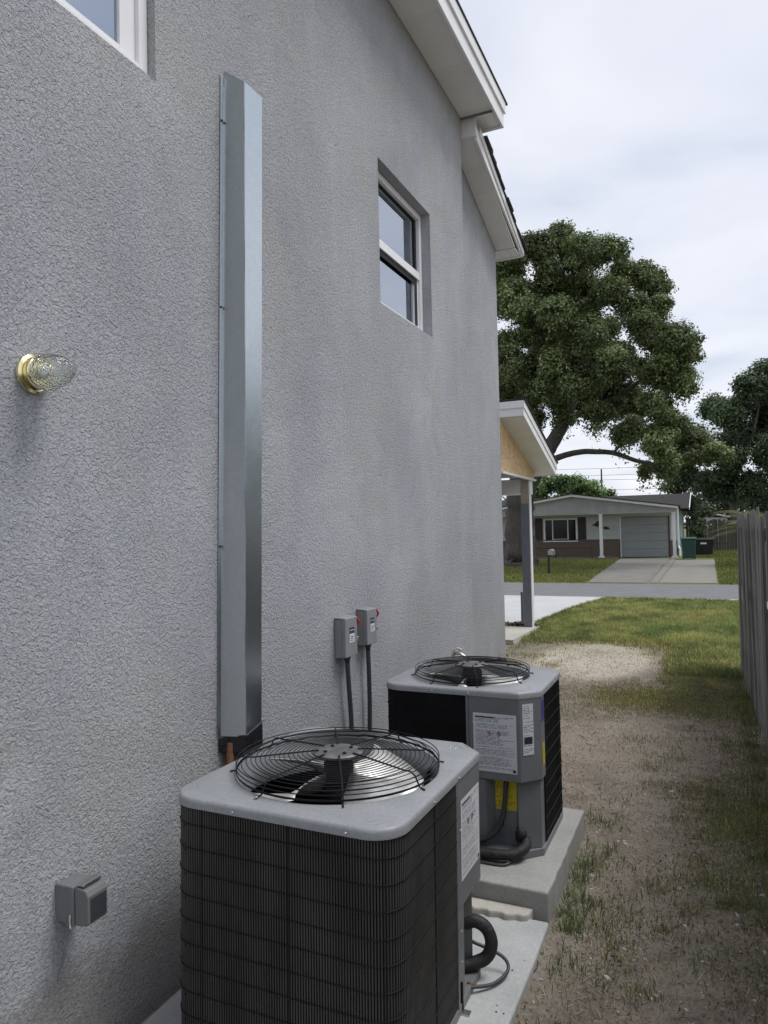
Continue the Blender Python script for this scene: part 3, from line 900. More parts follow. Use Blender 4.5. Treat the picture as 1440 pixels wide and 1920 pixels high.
    for rr, z in ((fan_r + .022, H), (fan_r + .012, H + .004), (fan_r + .004, H + .003), (fan_r, H - .006), (fan_r - .004, H - .11)):
        rings.append([(fcx + rr * math.cos(a), fcy + rr * math.sin(a), z) for a in ang2])
    mb = MB()
    mb.v = [q for rg in rings for q in rg]
    for i in range(len(rings) - 1):
        for k in range(nn):
            k2 = (k + 1) % nn
            mb.f.append((i * nn + k, i * nn + k2, (i + 1) * nn + k2, (i + 1) * nn + k))
    lid = mb.build('lid', 'enamel', u)
    lid.data.polygons.foreach_set('use_smooth', [True] * len(lid.data.polygons))
    md = lid.modifiers.new('ws', 'EDGE_SPLIT'); md.split_angle = R(42)
    # stiffening creases pressed in the lid corners
    for sxn, syn in ((-1, -1), (1, -1), (-1, 1), (1, 1)):
        for dd in (.06, .095):
            ca = Vector((sxn * (hx - dd - .02), syn * (hy - .03))); cb = Vector((sxn * (hx - .03), syn * (hy - dd - .02)))
            mid_ = (ca + cb) / 2
            p0 = mid_ + (ca - mid_) * .75; p1 = mid_ + (cb - mid_) * .75
            if (p0 - Vector((fcx, fcy))).length < fan_r + .03: continue
            MB().tube([(*p0, H - .0009), (*mid_, H - .0005), (*p1, H - .0009)], .0016, 6).build('pressed_crease', 'enamel', lid, smooth=True)
    # screws round the skirt and on the corners
    sm = MB().lathe([(0, .003), (.0035, .003), (.005, .001), (.005, 0)], 10).mesh('screw', 'screw')
    for fxx, fyy, rr in ((-hx * .35, -hy, (R(90), 0, 0)), (hx * .62, -hy, (R(90), 0, 0)), (hx, hy - PX, (0, R(90), 0)), (hx, -hy * .3, (0, R(90), 0)), (-hx * .2, hy, (R(-90), 0, 0))):
        inst(sm, 'screw', lid, (fxx, fyy, H - .021), rr)
    inst(sm, 'screw', lid, (-hx + .05, .16, H)); inst(sm, 'screw', lid, (hx - .10, hy - .06, H)); inst(sm, 'screw', lid, (hx - .12, hy - .062, H))
    for z in (.17, .27, .60):
        inst(sm, 'screw', sp_ if z > .4 else u, (hx - .004, hy - PX + .018, z), (0, R(90), 0))
    # fan guard
    fg = bpy.data.objects.new('fan_guard', None); col.objects.link(fg); fg.parent = u
    fg.location = (fcx, fcy, H)
    hubr = .076; top = .058
    def dome(rr):
        q = (rr - hubr) / (fan_r + .004 - hubr)
        q = min(max(q, 0), 1)
        return top * (1 - .30 * q) if q < .80 else top * (.76 - (q - .80) / .20 * .0) * math.sqrt(max(0, 1 - ((q - .80) / .20) ** 2)) + .004
    nr = 17
    for i in range(nr):
        rr = hubr + .014 + (fan_r + .003 - hubr - .014) * i / (nr - 1)
        MB().tube([(rr * math.cos(2 * PI * k / 64), rr * math.sin(2 * PI * k / 64), dome(rr)) for k in range(64)], .0015 if i < nr - 1 else .0024, 5, closed=True).build('guard_ring', 'guardwire', fg)
    for k in range(3):
        rr = fan_r + .0045; z = .016 + .014 * k
        MB().tube([(rr * math.cos(2 * PI * q / 64), rr * math.sin(2 * PI * q / 64), z) for q in range(64)], .0018, 5, closed=True).build('guard_ring', 'guardwire', fg)
    for k in range(8):
        a = twist + k * PI / 4
        pts = []
        for i in range(16):
            rr = hubr - .01 + (fan_r + .006 - hubr + .01) * i / 15
            pts.append((rr * math.cos(a), rr * math.sin(a), dome(rr) + .0035))
        pts.append(((fan_r + .012) * math.cos(a), (fan_r + .012) * math.sin(a), .006)); pts.append(((fan_r + .026) * math.cos(a), (fan_r + .026) * math.sin(a), .004))
        s_ = MB().tube(pts, .0027, 6).build('guard_spoke', 'guardwire', fg)
        if k in (1, 2, 5):
            inst(sm, 'screw', fg, ((fan_r + .026) * math.cos(a), (fan_r + .026) * math.sin(a), .006), (0, 0, 0), (1.3, 1.3, 1.5))
    MB().lathe([(0, top + .002), (hubr - .012, top + .002), (hubr + .008, top - .002), (hubr + .010, top - .008), (0, top - .010)], 40).build('motor_plate', 'motor', fg, smooth=True)
    for k in range(4):
        a = twist + PI / 8 + k * PI / 2
        MB().lathe([(0, .005), (.006, .005), (.0075, .002), (.0075, 0)], 6, org=(.048 * math.cos(a), .048 * math.sin(a), top + .002)).build('motor_bolt', 'guardwire', fg)
    MB().lathe([(0, top - .025), (.044, top - .025), (.050, top - .04), (.050, -.10), (0, -.11)], 28).build('fan_motor', 'coil', fg, smooth=True)
    # fan blades
    fan = bpy.data.objects.new('fan', None); col.objects.link(fan); fan.parent = u; fan.location = (fcx, fcy, H - .052)
    bl = MB()
    nu, nv = 7, 7
    vs = []
    for i in range(nu):
        rr = .055 + (fan_r - .03 - .055) * i / (nu - 1)
        wid = R(34) + R(32) * i / (nu - 1)
        for j in range(nv):
            s_ = j / (nv - 1) - .5
            a = wid * s_ + .12 * (i / (nu - 1))
            vs.append((rr * math.cos(a), rr * math.sin(a), s_ * .075 + .012 * (4 * s_ * s_) ))
    bl.add(vs, [(i * nv + j, i * nv + j + 1, (i + 1) * nv + j + 1, (i + 1) * nv + j) for i in range(nu - 1) for j in range(nv - 1)])
    bme = bl.mesh('fan_blade', 'alu', True)
    for k in range(4):
        o = inst(bme, 'fan_blade', fan, (0, 0, 0), (0, 0, off + k * PI / 2))
        sd_ = o.modifiers.new('solid', 'SOLIDIFY'); sd_.thickness = .002
    MB().lathe([(0, .0), (.06, .0), (.06, -.03), (0, -.03)], 24).build('fan_hub', 'coil', fan)
    # stickers on the service panel (+x face, chamfer, +y face)
    xo = hx - .004 + .0015
    y1 = hy - .100; y0 = hy - PX + .022
    lb = label_quad('warning_label', 'print_big', sp_, (xo, y0, H - .37), (xo, y1, H - .37), (xo, y1, H - .105), (xo, y0, H - .105))
    zc = H - .195; yc = (y0 + y1) / 2
    for dy_, mt_ in ((-.025, 'redink'), (.02, 'ink')):
        s_ = .012
        MB().add([(xo + .001, yc + dy_, zc - s_), (xo + .001, yc + dy_ + s_, zc), (xo + .001, yc + dy_, zc + s_), (xo + .001, yc + dy_ - s_, zc),
                  (xo + .001, yc + dy_, zc - s_ * .7), (xo + .001, yc + dy_ + s_ * .7, zc), (xo + .001, yc + dy_, zc + s_ * .7), (xo + .001, yc + dy_ - s_ * .7, zc)],
                 [(0, 1, 5, 4), (1, 2, 6, 5), (2, 3, 7, 6), (3, 0, 4, 7)]).build('hazard_diamond', mt_, lb)
        MB().box((xo + .0008, yc + dy_ - .002, zc - .005), (xo + .0012, yc + dy_ + .002, zc + .005)).build('hazard_symbol', 'ink', lb)
    MB().box((xo + .0006, y0 + .01, H - .125), (xo + .001, y0 + .10, H - .120)).build('heading_bar', 'ink', lb)
    MB().box((xo + .0006, y1 - .02, H - .365), (xo + .001, y1 - .006, H - .352)).build('corner_mark', 'ink', lb)
    # chamfer face
    A = Vector((hx - .004, hy - c * .98)); B = Vector((hx - c * .98, hy - .004)); D = (B - A).normalized(); nrm = Vector((D.y, -D.x)); LL = (B - A).length
    if nrm.x < 0: nrm = -nrm
    def cp(s_, z, o_=.0015):
        q = A + D * (LL * s_) + nrm * o_
        return (q.x, q.y, z)
    rl = label_quad('rating_label', 'print_small', sp_, cp(.12, H - .285), cp(.62, H - .285), cp(.62, H - .055), cp(.12, H - .055))
    MB().add([cp(.18, H - .235, .0026), cp(.56, H - .235, .0026), cp(.56, H - .205, .0026), cp(.18, H - .205, .0026)], [(0, 1, 2, 3)]).build('bar_code', 'ink', rl)
    yo = hy - .004 + .0015
    label_quad('blue_label', 'blue', sp_, (hx - c - .006, yo, H - .145), (hx - c - .055, yo, H - .145), (hx - c - .055, yo, H - .05), (hx - c - .006, yo, H - .05))
    label_quad('yellow_label', 'print_yellow', sp_, (hx - c - .006, yo, H - .345), (hx - c - .050, yo, H - .345), (hx - c - .050, yo, H - .245), (hx - c - .006, yo, H - .245))
    # yellow notice inside the valve recess
    xr = hx - .060 + .0015
    label_quad('yellow_label', 'print_yellow', u, (xr, hy - .235, .195), (xr, hy - .120, .195), (xr, hy - .120, pz0 - .004), (xr, hy - .235, pz0 - .004))
    return u, hx, hy, PX, c

ac1, hx1, hy1, PX1, c1_ = air_conditioner('nearer air conditioner with dark wire sides and grey lid, on the low pad', (.611, 2.1725), 0, .770, .857, .80, 0.0, R(-38), (-.004, -.010), .336, R(30))
ac2, hx2, hy2, PX2, c2_ = air_conditioner('farther air conditioner with white paper labels on its grey front panel, on the raised pad', (.672, 3.545), -PI / 2, .64, .775, .752, .10, R(62), (-.002, -.016), .285, R(22), 'darkfin')
ac1.rotation_euler = (R(-.35), R(.5), 0)
# hoses at the valve recess of the farther unit (local: +x faces the camera side, +y faces the yard)
def hose(pts, r, n=12):
    P = [Vector(q) for q in pts]
    out_ = []
    for i in range(len(P) - 1):
        p0 = P[max(i - 1, 0)]; p1 = P[i]; p2 = P[i + 1]; p3 = P[min(i + 2, len(P) - 1)]
        for k in range(8):
            q = k / 8
            out_.append(.5 * ((2 * p1) + (p2 - p0) * q + (2 * p0 - 5 * p1 + 4 * p2 - p3) * q * q + (3 * p1 - p0 - 3 * p2 + p3) * q ** 3))
    out_.append(P[-1])
    return MB().tube(out_, r, n)
h = hx2
hose([(h - .06, hy2 - .085, .075), (h - .01, hy2 - .075, .060), (h + .035, hy2 - .115, .040), (h + .055, hy2 - .20, .034), (h + .060, hy2 - .30, .034), (h + .050, hy2 - .48, .034)], .023).build('insulated_suction_line', 'rubber', ac2, smooth=True)
MB().lathe([(.0, .055), (.020, .055), (.026, .03), (.026, 0), (.0, -.01)], 14, org=(h - .045, hy2 - .10, .075)).build('valve_cap', 'rubber', ac2, smooth=True)
hose([(h - .05, hy2 - .165, pz0_ := .345), (h - .035, hy2 - .170, .25), (h - .03, hy2 - .185, .16), (h - .01, hy2 - .235, .085), (h + .01, hy2 - .34, .05), (h + .01, hy2 - .50, .04)], .0115).build('control_conduit', 'conduit', ac2, smooth=True)
sp = []
for i in range(150):
    a = i * .55
    q = i / 149
    sp.append((h - .048 + .008 * math.cos(a), hy2 - .238 - .02 * q + .008 * math.sin(a), .34 - .27 * q))
MB().tube(sp, .0035, 5).build('coiled_whip', 'conduit', ac2)
hose([(h - .02, hy2 - .12, .03), (h + .075, hy2 - .14, .008), (h + .09, hy2 - .24, .006), (h + .075, hy2 - .40, .006)], .006).build('liquid_line', 'conduit', ac2, smooth=True)
MB().lathe([(0, .012), (.006, .012), (.006, 0)], 8, org=(h - .058, hy2 - .20, .085)).build('valve_stem', 'screw', ac2)
MB().lathe([(0, .014), (.012, .014), (.012, 0)], 8, 'x', org=(h - .060, hy2 - .195, .13)).build('knockout_plug', 'coil', ac2)
# nearer unit
h = hx1
hose([(h - .06, hy1 - .11, .19), (h - .02, hy1 - .10, .20), (h + .018, hy1 - .090, .175), (h + .034, hy1 - .09, .125), (h + .012, hy1 - .10, .075), (h - .06, hy1 - .14, .052)], .023).build('insulated_suction_line', 'rubber', ac1, smooth=True)
hose([(h - .05, hy1 - .05, .095), (h + .055, hy1 - .035, .060), (h + .085, hy1 - .06, .030), (h + .055, hy1 - .14, .020), (h - .005, hy1 - .20, .028), (h - .055, hy1 - .22, .03)], .0062).build('liquid_line', 'conduit', ac1, smooth=True)
MB().lathe([(0, .012), (.007, .012), (.009, -.012), (0, -.014)], 10, 'x', org=(h - .012, hy1 - .195, .030)).build('service_valve', 'copper', ac1, smooth=True)
MB().tube([(h - .008, hy1 - .30, .10), (h - .006, hy1 - .302, .012)], .0045, 6).build('hold_down_strap', 'guardwire', ac1)
MB().box((h - .008, hy1 - .318, .0), (h + .022, hy1 - .292, .010)).build('foot_bracket', 'screw', ac1)

# ------------------------------------------------------------------ galvanised line cover on the wall
duct = thing('metal_duct_cover', 'tall galvanised sheet metal duct cover standing against the grey wall', 'duct cover', (0, 2.43, .78))
dl = Vector(duct.location)
def DW(mb):
    mb.v = [(a - dl.x, b - dl.y, c_ - dl.z) for a, b, c_ in mb.v]
    return mb
D = .108
zb, zt = .805, 3.445
fy = lambda z: 2.351 + (2.414 - 2.351) * (z - .80) / 2.66          # fold
ry = lambda z: 2.456 + (2.541 - 2.456) * (z - .80) / 2.66          # right edge
wy = lambda z: 2.326 + (2.412 - 2.326) * (z - .80) / 2.66          # foot of the near side on the wall
th = .0022
nz_ = 14
def strip(fa, fb, n=nz_, zt_=zt):
    """two-edge sheet from functions z->(x,y)"""
    mb = MB(); vs = []
    for i in range(n + 1):
        z = zb + (zt_ - zb) * i / n
        j = .0012 * math.sin(i * 2.3)
        a = fa(z); b = fb(z)
        vs += [(a[0], a[1], z), (b[0] + j, b[1], z)]
    mb.add(vs, [(2 * i, 2 * i + 1, 2 * i + 3, 2 * i + 2) for i in range(n)])
    return DW(mb)
def sheetobj(mb, name):
    o = mb.build(name, 'galv', duct)
    s_ = o.modifiers.new('solid', 'SOLIDIFY'); s_.thickness = th; s_.offset = 0
    return o
sheetobj(strip(lambda z: (.003, wy(z)), lambda z: (D - .001, fy(z))), 'side_panel')
sheetobj(strip(lambda z: (D, fy(z) + .001), lambda z: (D, ry(z))), 'front_panel')
sheetobj(strip(lambda z: (D - .001, ry(z) + .002), lambda z: (.003, ry(z) + .010)), 'side_panel')
fl_ = strip(lambda z: (.0045, wy(z) - .018), lambda z: (.0045, wy(z) - .0015), zt_=zt + .05)
sheetobj(fl_, 'wall_flange')
sheetobj(DW(MB().add([(.006, wy(zt) + .004, zt + .075), (.006, wy(zt) + .004, zt + .002), (D - .004, fy(zt) + .002, zt + .002)], [(0, 1, 2)])), 'top_flap')
sc_ = MB().lathe([(0, .004), (.004, .004), (.0055, 0)], 8, 'x').mesh('screw', 'ink')
for z in (3.30, 2.52, 1.55):
    inst(sc_, 'screw', duct, (.006 - dl.x, wy(z) - .010 - dl.y, z - dl.z)); inst(sc_, 'screw', duct, (.010 - dl.x, wy(z) + .004 - dl.y, z - .012 - dl.z))
tp = MB()
outl = [(.004, wy(.8) - .014), (.04, wy(.8) + .012), (D + .006, fy(.8) - .004), (D + .006, ry(.8) + .004), (.004, ry(.8) + .014)]
ztops = [.800, .810, .812, .838, .84]
zbot = [.745, .738, .736, .74, .74]
n = len(outl)
tp.add([(a, b, z) for (a, b), z in zip(outl, zbot)] + [(a, b, z) for (a, b), z in zip(outl, ztops)], [tuple(range(n))[::-1], tuple(range(n, 2 * n))] + [(i, (i + 1) % n, n + (i + 1) % n, n + i) for i in range(n)])
DW(tp).build('black_tape_wrap', 'blacktape', duct, bevel=.004)
for (a, b, r_) in ((.035, 2.355, .024), (.035, 2.41, .020)):
    DW(MB().tube([(a, b, .12), (a, b, .78)], r_, 12)).build('rusty_pipe', 'copper', duct, smooth=True)

# ------------------------------------------------------------------ disconnect boxes
def disconnect(y0, z0, w, h, label, lean):
    u = thing('electrical_disconnect_box', label, 'electrical box', (0, y0 + w / 2, z0), 0, 'disconnect boxes on the wall')
    d = .068
    MB().box((.002, -w / 2, 0), (d - .022, w / 2, h)).build('box_body', 'boxgrey', u, bevel=.004)
    cv = MB(); cv.prism([(.002, h + .006), (d - .012, h + .004), (d, h - .012), (d, .02), (d - .006, .008), (d - .0225, .006), (d - .0225, h - .006), (.002, h + .0005)], -w / 2 - .004, w / 2 + .004, 'y')
    cv.v = [(x, y, z) for x, y, z in cv.v]
    MB().prism([(.002, h + .0005), (d - .021, h + .0005), (d - .021, .004), (d, .004), (d, h + .002), (d - .004, h + .006), (.002, h + .010)], -w / 2 - .003, w / 2 + .003, 'y').build('cover', 'boxgrey', u, bevel=.003)
    x = d + .001
    wl = w * .42
    label_quad('navy_label', 'navy', u, (x, -wl / 2 + .004, h * .62), (x, wl / 2 + .004, h * .62), (x, wl / 2 + .004, h * .77), (x, -wl / 2 + .004, h * .77))
    lq = label_quad('printed_label', 'white', u, (x, -wl / 2 + .004, h * .38), (x, wl / 2 + .004, h * .38), (x, wl / 2 + .004, h * .60), (x, -wl / 2 + .004, h * .60))
    for q in range(3):
        MB().box((x + .0006, -wl / 4, h * (.42 + .05 * q)), (x + .001, wl / 4 + .004 * q, h * (.44 + .05 * q))).build('print_mark', 'ink', lq)
    MB().box((x - .0002, -wl / 2 + .008, h * .69), (x + .0012, wl / 2, h * .705)).build('print_mark', 'white', u)
    # red pull loop on the far side of the cover
    MB().tube([(d - .010 - .012 * abs(math.sin(a)), w / 2 + .026 - .022 * math.cos(a), h * .84 + .026 * math.sin(a)) for a in [2 * PI * k / 16 for k in range(16)]], .0068, 6, closed=True).build('red_pull_tab', 'red', u, smooth=True)
    MB().tube([(d - .004, w / 2 + .012 + .012 * (1 - math.cos(a)) / 2, h * .42 + .010 * math.sin(a)) for a in [2 * PI * k / 12 for k in range(12)]], .002, 5, closed=True).build('seal_ring', 'screw', u)
    MB().lathe([(0, .004), (.018, .004), (.018, -.014), (.014, -.018), (.014, -.03), (0, -.03)], 16, org=(.040, .0, 0)).build('conduit_fitting', 'conduit', u, smooth=True)
    hose([(.040, 0, -.02), (.040, .004 + lean * .3, -.16), (.036, .010 + lean, -.34), (.040, lean * 1.4, -.55), (.09, lean * 1.6, -.72)], .0125).build('flexible_conduit', 'conduit', u, smooth=True)
    return u
disconnect(3.290, .945, .128, .200, 'nearer of two small grey electrical boxes, red tab overlapping its neighbour', .030)
disconnect(3.548, .972, .116, .190, 'farther and higher small grey electrical box with a red pull tab against the wall', .006)

# ------------------------------------------------------------------ wall lamp
lamp = thing('wall_lamp', 'brass wall lamp with clear pressed glass jar on the grey stucco', 'wall lamp', (0, 1.478, 2.075))
MB().lathe([(0, .001), (.056, .001), (.0575, .006), (.0565, .013), (.050, .018), (.047, .018), (.046, .0165), (0, .0165)], 48, 'x').build('back_plate', 'brass', lamp, smooth=True).modifiers.new('es', 'EDGE_SPLIT')
MB().lathe([(.0455, .017), (.0455, .030), (.048, .034), (.046, .040), (.040, .041), (0, .041)], 48, 'x').build('collar', 'brass', lamp, smooth=True)
prof = [(.034, .034), (.0375, .040), (.047, .046), (.0525, .056), (.0535, .070), (.051, .088), (.046, .108), (.0405, .124), (.033, .135), (.026, .140), (.0245, .144), (.0235, .150), (.0195, .1575), (.011, .163), (0, .1645)]
inn = [(max(0, a - .0035), b - (.0035 if a < .03 else 0)) for a, b in prof][::-1]
inn[0] = (0, .161)
MB().lathe(prof + inn, 48, 'x').build('glass_jar', 'lampglass', lamp, smooth=True)
MB().lathe([(0, .041), (.016, .041), (.016, .062), (0, .064)], 20, 'x').build('bulb_socket', 'white', lamp, smooth=True)

# ------------------------------------------------------------------ weatherproof outlet
outlet = thing('outdoor_outlet_box', 'dark grey weatherproof outlet box low on the wall beside the pad', 'outlet', (0, 1.578, .530))
MB().box((.001, -.038, -.052), (.048, .040, .056)).build('mounting_box', 'outletgrey', outlet, bevel=.004)
MB().box((.0485, -.040, -.056), (.074, .043, .058)).build('cover_base', 'outletgrey', outlet, bevel=.004)
MB().prism([(.0745, -.055), (.118, -.050), (.128, -.040), (.128, .036), (.118, .052), (.0745, .056)], -.034, .040, 'y').build('bubble_cover', 'outletgrey', outlet, bevel=.004)
MB().box((.1285, -.026, -.034), (.1315, .032, .030)).build('smoked_window', 'smoke', outlet, bevel=.002)
MB().box((.080, -.030, .0585), (.108, .036, .066)).build('hinge_clip', 'screw', outlet, bevel=.002)
MB().tube([(.086, -.034, .063), (.086, .040, .063)], .0035, 6).build('hinge_pin', 'screw', outlet)
MB().tube([(.066, -.042, -.02), (.068, -.044, -.035), (.066, -.042, -.050), (.070, -.043, -.058)], .004, 6).build('lock_hasp', 'screw', outlet)

# ------------------------------------------------------------------ hose spigot
sp_t = thing('hose_spigot', 'small grey hose spigot on the wall behind the farther unit', 'spigot', (0, 5.17, .665))
MB().lathe([(0, .001), (.028, .001), (.028, .006), (0, .006)], 16, 'x').build('flange', 'screw', sp_t)
MB().tube([(.004, 0, 0), (.05, 0, 0), (.085, 0, -.02), (.10, 0, -.055)], .012, 10).build('spout', 'screw', sp_t, smooth=True)
MB().tube([(.05 + .024 * math.cos(a), .024 * math.sin(a), .035) for a in [2 * PI * k / 16 for k in range(16)]], .004, 6, closed=True).build('handwheel', 'screw', sp_t, smooth=True)
MB().tube([(.05, 0, 0), (.05, 0, .036)], .005, 6).build('stem', 'screw', sp_t)
MB().tube([(.05, -.024, .035), (.05, .024, .035)], .003, 5).build('handwheel_bar', 'screw', sp_t)

# ------------------------------------------------------------------ bungalow across the road
bung = thing('bungalow', 'single-storey bungalow with pale gable, brick base and garage across the road', 'house', (-3.5, 38.3, GZ))
bl_ = Vector(bung.location)
def BW(mb):
    mb.v = [(a - bl_.x, b - bl_.y, c_ - bl_.z) for a, b, c_ in mb.v]
    return mb
yH = 38.3
G0 = GZ
# walls
BW(MB().box((-9.4, yH, .86), (-6.19, yH + .2, 2.3))).build('front_wall', 'siding', bung)
BW(MB().box((-4.43, yH, .86), (-2.33, yH + .2, 2.3))).build('front_wall', 'siding', bung)
BW(MB().box((-6.19, yH, 2.02), (-4.43, yH + .2, 2.3))).build('front_wall', 'siding', bung)
for k in range(7):
    z = .90 + k * .17
    for x0, x1 in ((-9.4, -6.68), (-4.03, -2.34)):
        BW(MB().hexa([(x0, yH - .022, z), (x1, yH - .022, z), (x1, yH - .002, z), (x0, yH - .002, z), (x0, yH - .006, z + .168), (x1, yH - .006, z + .168), (x1, yH - .002, z + .168), (x0, yH - .002, z + .168)])).build('siding_board', 'siding', bung)
BW(MB().box((-9.4, yH - .06, G0), (-2.36, yH + .2, .855))).build('brick_base', 'brick', bung)
BW(MB().box((-9.4, yH - .09, .856), (-2.35, yH - .001, .895))).build('brick_cap', 'brick', bung)
BW(MB().box((.03, yH - .04, G0), (.42, yH + .2, .80))).build('brick_base', 'brick', bung)
BW(MB().box((.03, yH, .801), (.42, yH + .2, 2.3))).build('front_wall', 'siding', bung)
BW(MB().box((-2.33, yH, 2.03), (.03, yH + .2, 2.3))).build('front_wall', 'siding', bung)
BW(MB().box((.30, yH + .21, G0), (.45, yH + 8, 2.35))).build('side_wall', 'teal', bung)
BW(MB().box((-9.4, yH + 8, G0), (.45, yH + 8.2, 2.35))).build('rear_wall', 'siding', bung)
# garage door of horizontal panels
gd = bpy.data.objects.new('garage_door', None); col.objects.link(gd); gd.parent = bung
for k in range(5):
    z0 = G0 + .02 + k * .404
    BW(MB().box((-2.27, yH + .03, z0), (-.03, yH + .07, z0 + .398))).build('door_panel', 'garage', gd, bevel=.006)
BW(MB().box((-2.33, yH - .015, G0), (-2.272, yH + .05, 2.03))).build('door_jamb', 'trim', gd)
BW(MB().box((-.028, yH - .015, G0), (.03, yH + .05, 2.03))).build('door_jamb', 'shutter', gd)
# window
wn_ = bpy.data.objects.new('window', None); col.objects.link(wn_); wn_.parent = bung
f = MB()
f.box((-6.19, yH - .05, .84), (-6.10, yH + .04, 2.02)); f.box((-4.52, yH - .05, .84), (-4.43, yH + .04, 2.02)); f.box((-6.10, yH - .05, 1.95), (-4.52, yH + .04, 2.02)); f.box((-6.22, yH - .09, .80), (-4.40, yH + .04, .895))
BW(f).build('window_frame', 'trim', wn_)
for xm in (-5.72, -4.93):
    BW(MB().box((xm - .025, yH - .03, .897), (xm + .025, yH + .03, 1.948))).build('mullion', 'trim', wn_)
for x0, x1 in ((-6.098, -5.747), (-5.693, -4.957), (-4.903, -4.522)):
    BW(MB().box((x0, yH, .898), (x1, yH + .02, 1.947))).build('pane', 'farglass', wn_)
BW(MB().box((-5.69, yH - .015, .93), (-4.96, yH - .001, .955))).build('sash_rail', 'trim', wn_)
for x0 in (-6.65, -4.40):
    sh = bpy.data.objects.new('shutter', None); col.objects.link(sh); sh.parent = bung
    BW(MB().box((x0, yH - .05, .86), (x0 + .40, yH - .024, 2.06))).build('shutter_panel', 'shutter', sh)
    for z in (1.02, 1.38, 1.74):
        BW(MB().prism([(x0 + .2, z - .12), (x0 + .33, z + .04), (x0 + .2, z + .15), (x0 + .07, z + .04)], yH - .07, yH - .051, 'y')).build('cut_ornament', 'darkiron', sh)
# porch gable
yG = 37.0
gz = lambda x: 3.20 - abs(x + 4.45) * .150
GB = bpy.data.objects.new('porch_gable', None); col.objects.link(GB); GB.parent = bung
x = -9.6
while x < .40:
    x1 = min(x + .295, .40)
    pts = [(x, 2.24), (x1, 2.24), (x1, gz(x1) - .09), (x, gz(x) - .09)]
    if x < -4.45 < x1: pts = [(x, 2.24), (x1, 2.24), (x1, gz(x1) - .09), (-4.45, 3.11), (x, gz(x) - .09)]
    BW(MB().prism(pts, yG, yG + .03, 'y')).build('gable_board', 'gable', GB); x += .30
BW(MB().box((-9.6, yG + .031, 2.18), (.42, yG + .16, 2.40))).build('header_beam', 'siding', GB)
BW(MB().prism([(-9.8, gz(-9.8) - .11), (-4.45, 3.09), (.50, gz(.50) - .11), (.50, gz(.50)), (-4.45, 3.20), (-9.8, gz(-9.8))], yG - .25, yG - .21, 'y')).build('rake_board', 'trim', GB)
BW(MB().prism([(-9.9, gz(-9.9) + .002), (-4.45, 3.205), (.55, gz(.55) + .002), (.55, gz(.55) + .05), (-4.45, 3.255), (-9.9, gz(-9.9) + .05)], yG - .28, 41.5, 'y')).build('roof_shingles', 'shingle', GB)
BW(MB().box((-9.5, yG + .17, 2.30), (.40, yH - .001, 2.33))).build('porch_ceiling', 'siding', GB)
for x in (-3.10, .28, -7.6):
    cl = bpy.data.objects.new('porch_column', None); col.objects.link(cl); cl.parent = bung
    BW(MB().box((x - .075, yG + .03, G0 + .14), (x + .075, yG + .17, 2.178))).build('shaft', 'trim', cl, bevel=.01)
    BW(MB().prism([(x - .15, G0), (x + .15, G0), (x + .15, G0 + .07), (x + .09, G0 + .1395), (x - .09, G0 + .1395), (x - .15, G0 + .07)], yG, yG + .20, 'y')).build('column_base', 'trim', cl)
    BW(MB().box((x - .10, yG + .01, 2.12), (x + .10, yG + .185, 2.1775))).build('capital', 'trim', cl)
BW(MB().box((-9.4, yG - .1, G0), (-2.4, yH, G0 + .05))).build('porch_floor', 'olddrive', bung)
# main roof, ridge along the street
BW(MB().add([(-10.2, 37.9, 2.36), (.95, 37.9, 2.36), (.95, 42.4, 3.26), (-10.2, 42.4, 3.26), (.95, 47, 2.36), (-10.2, 47, 2.36)], [(0, 1, 2, 3), (3, 2, 4, 5), (0, 5, 4, 1)])).build('main_roof', 'shingle', bung)
BW(MB().hexa([(.951, 37.85, 2.28), (.985, 37.85, 2.28), (.985, 42.4, 3.18), (.951, 42.4, 3.18), (.951, 37.85, 2.40), (.985, 37.85, 2.40), (.985, 42.4, 3.30), (.951, 42.4, 3.30)])).build('rake_board', 'trim', bung)
BW(MB().tube([(.46, 37.0, 2.36), (.46, 37.05, 2.2), (.46, 37.1, .55), (.52, 37.0, .42), (.52, 36.9, G0 + .1)], .045, 8)).build('downspout', 'trim', bung)
BW(MB().box((.10, yH - .03, .86), (.30, yH - .001, 2.05))).build('side_trim', 'trim', bung)
# wall ornament (dark silhouette of leaping fish) and low rail
orn = bpy.data.objects.new('wall_ornament', None); col.objects.link(orn); orn.parent = bung
BW(MB().prism([(-3.72, 1.62), (-3.55, 1.72), (-3.38, 1.86), (-3.30, 1.84), (-3.26, 1.72), (-3.34, 1.60), (-3.44, 1.52), (-3.52, 1.60)], yH - .05, yH - .024, 'y')).build('ornament_piece', 'darkiron', orn)
BW(MB().prism([(-3.16, 1.50), (-3.02, 1.56), (-2.86, 1.50), (-2.82, 1.42), (-2.98, 1.40), (-3.12, 1.42)], yH - .05, yH - .024, 'y')).build('ornament_piece', 'darkiron', orn)

rail = thing('garden_rail', 'low dark rail in front of the bungalow brick base', 'rail', (-5, 36.3, GZ))
for x in (-1.9, -.2, 1.55):
    MB().box((x - .03, -.03, 0), (x + .03, .03, .60)).build('post', 'rustwood', rail)
MB().box((-1.95, -.02, .52), (1.6, .02, .575)).build('top_bar', 'rustwood', rail)

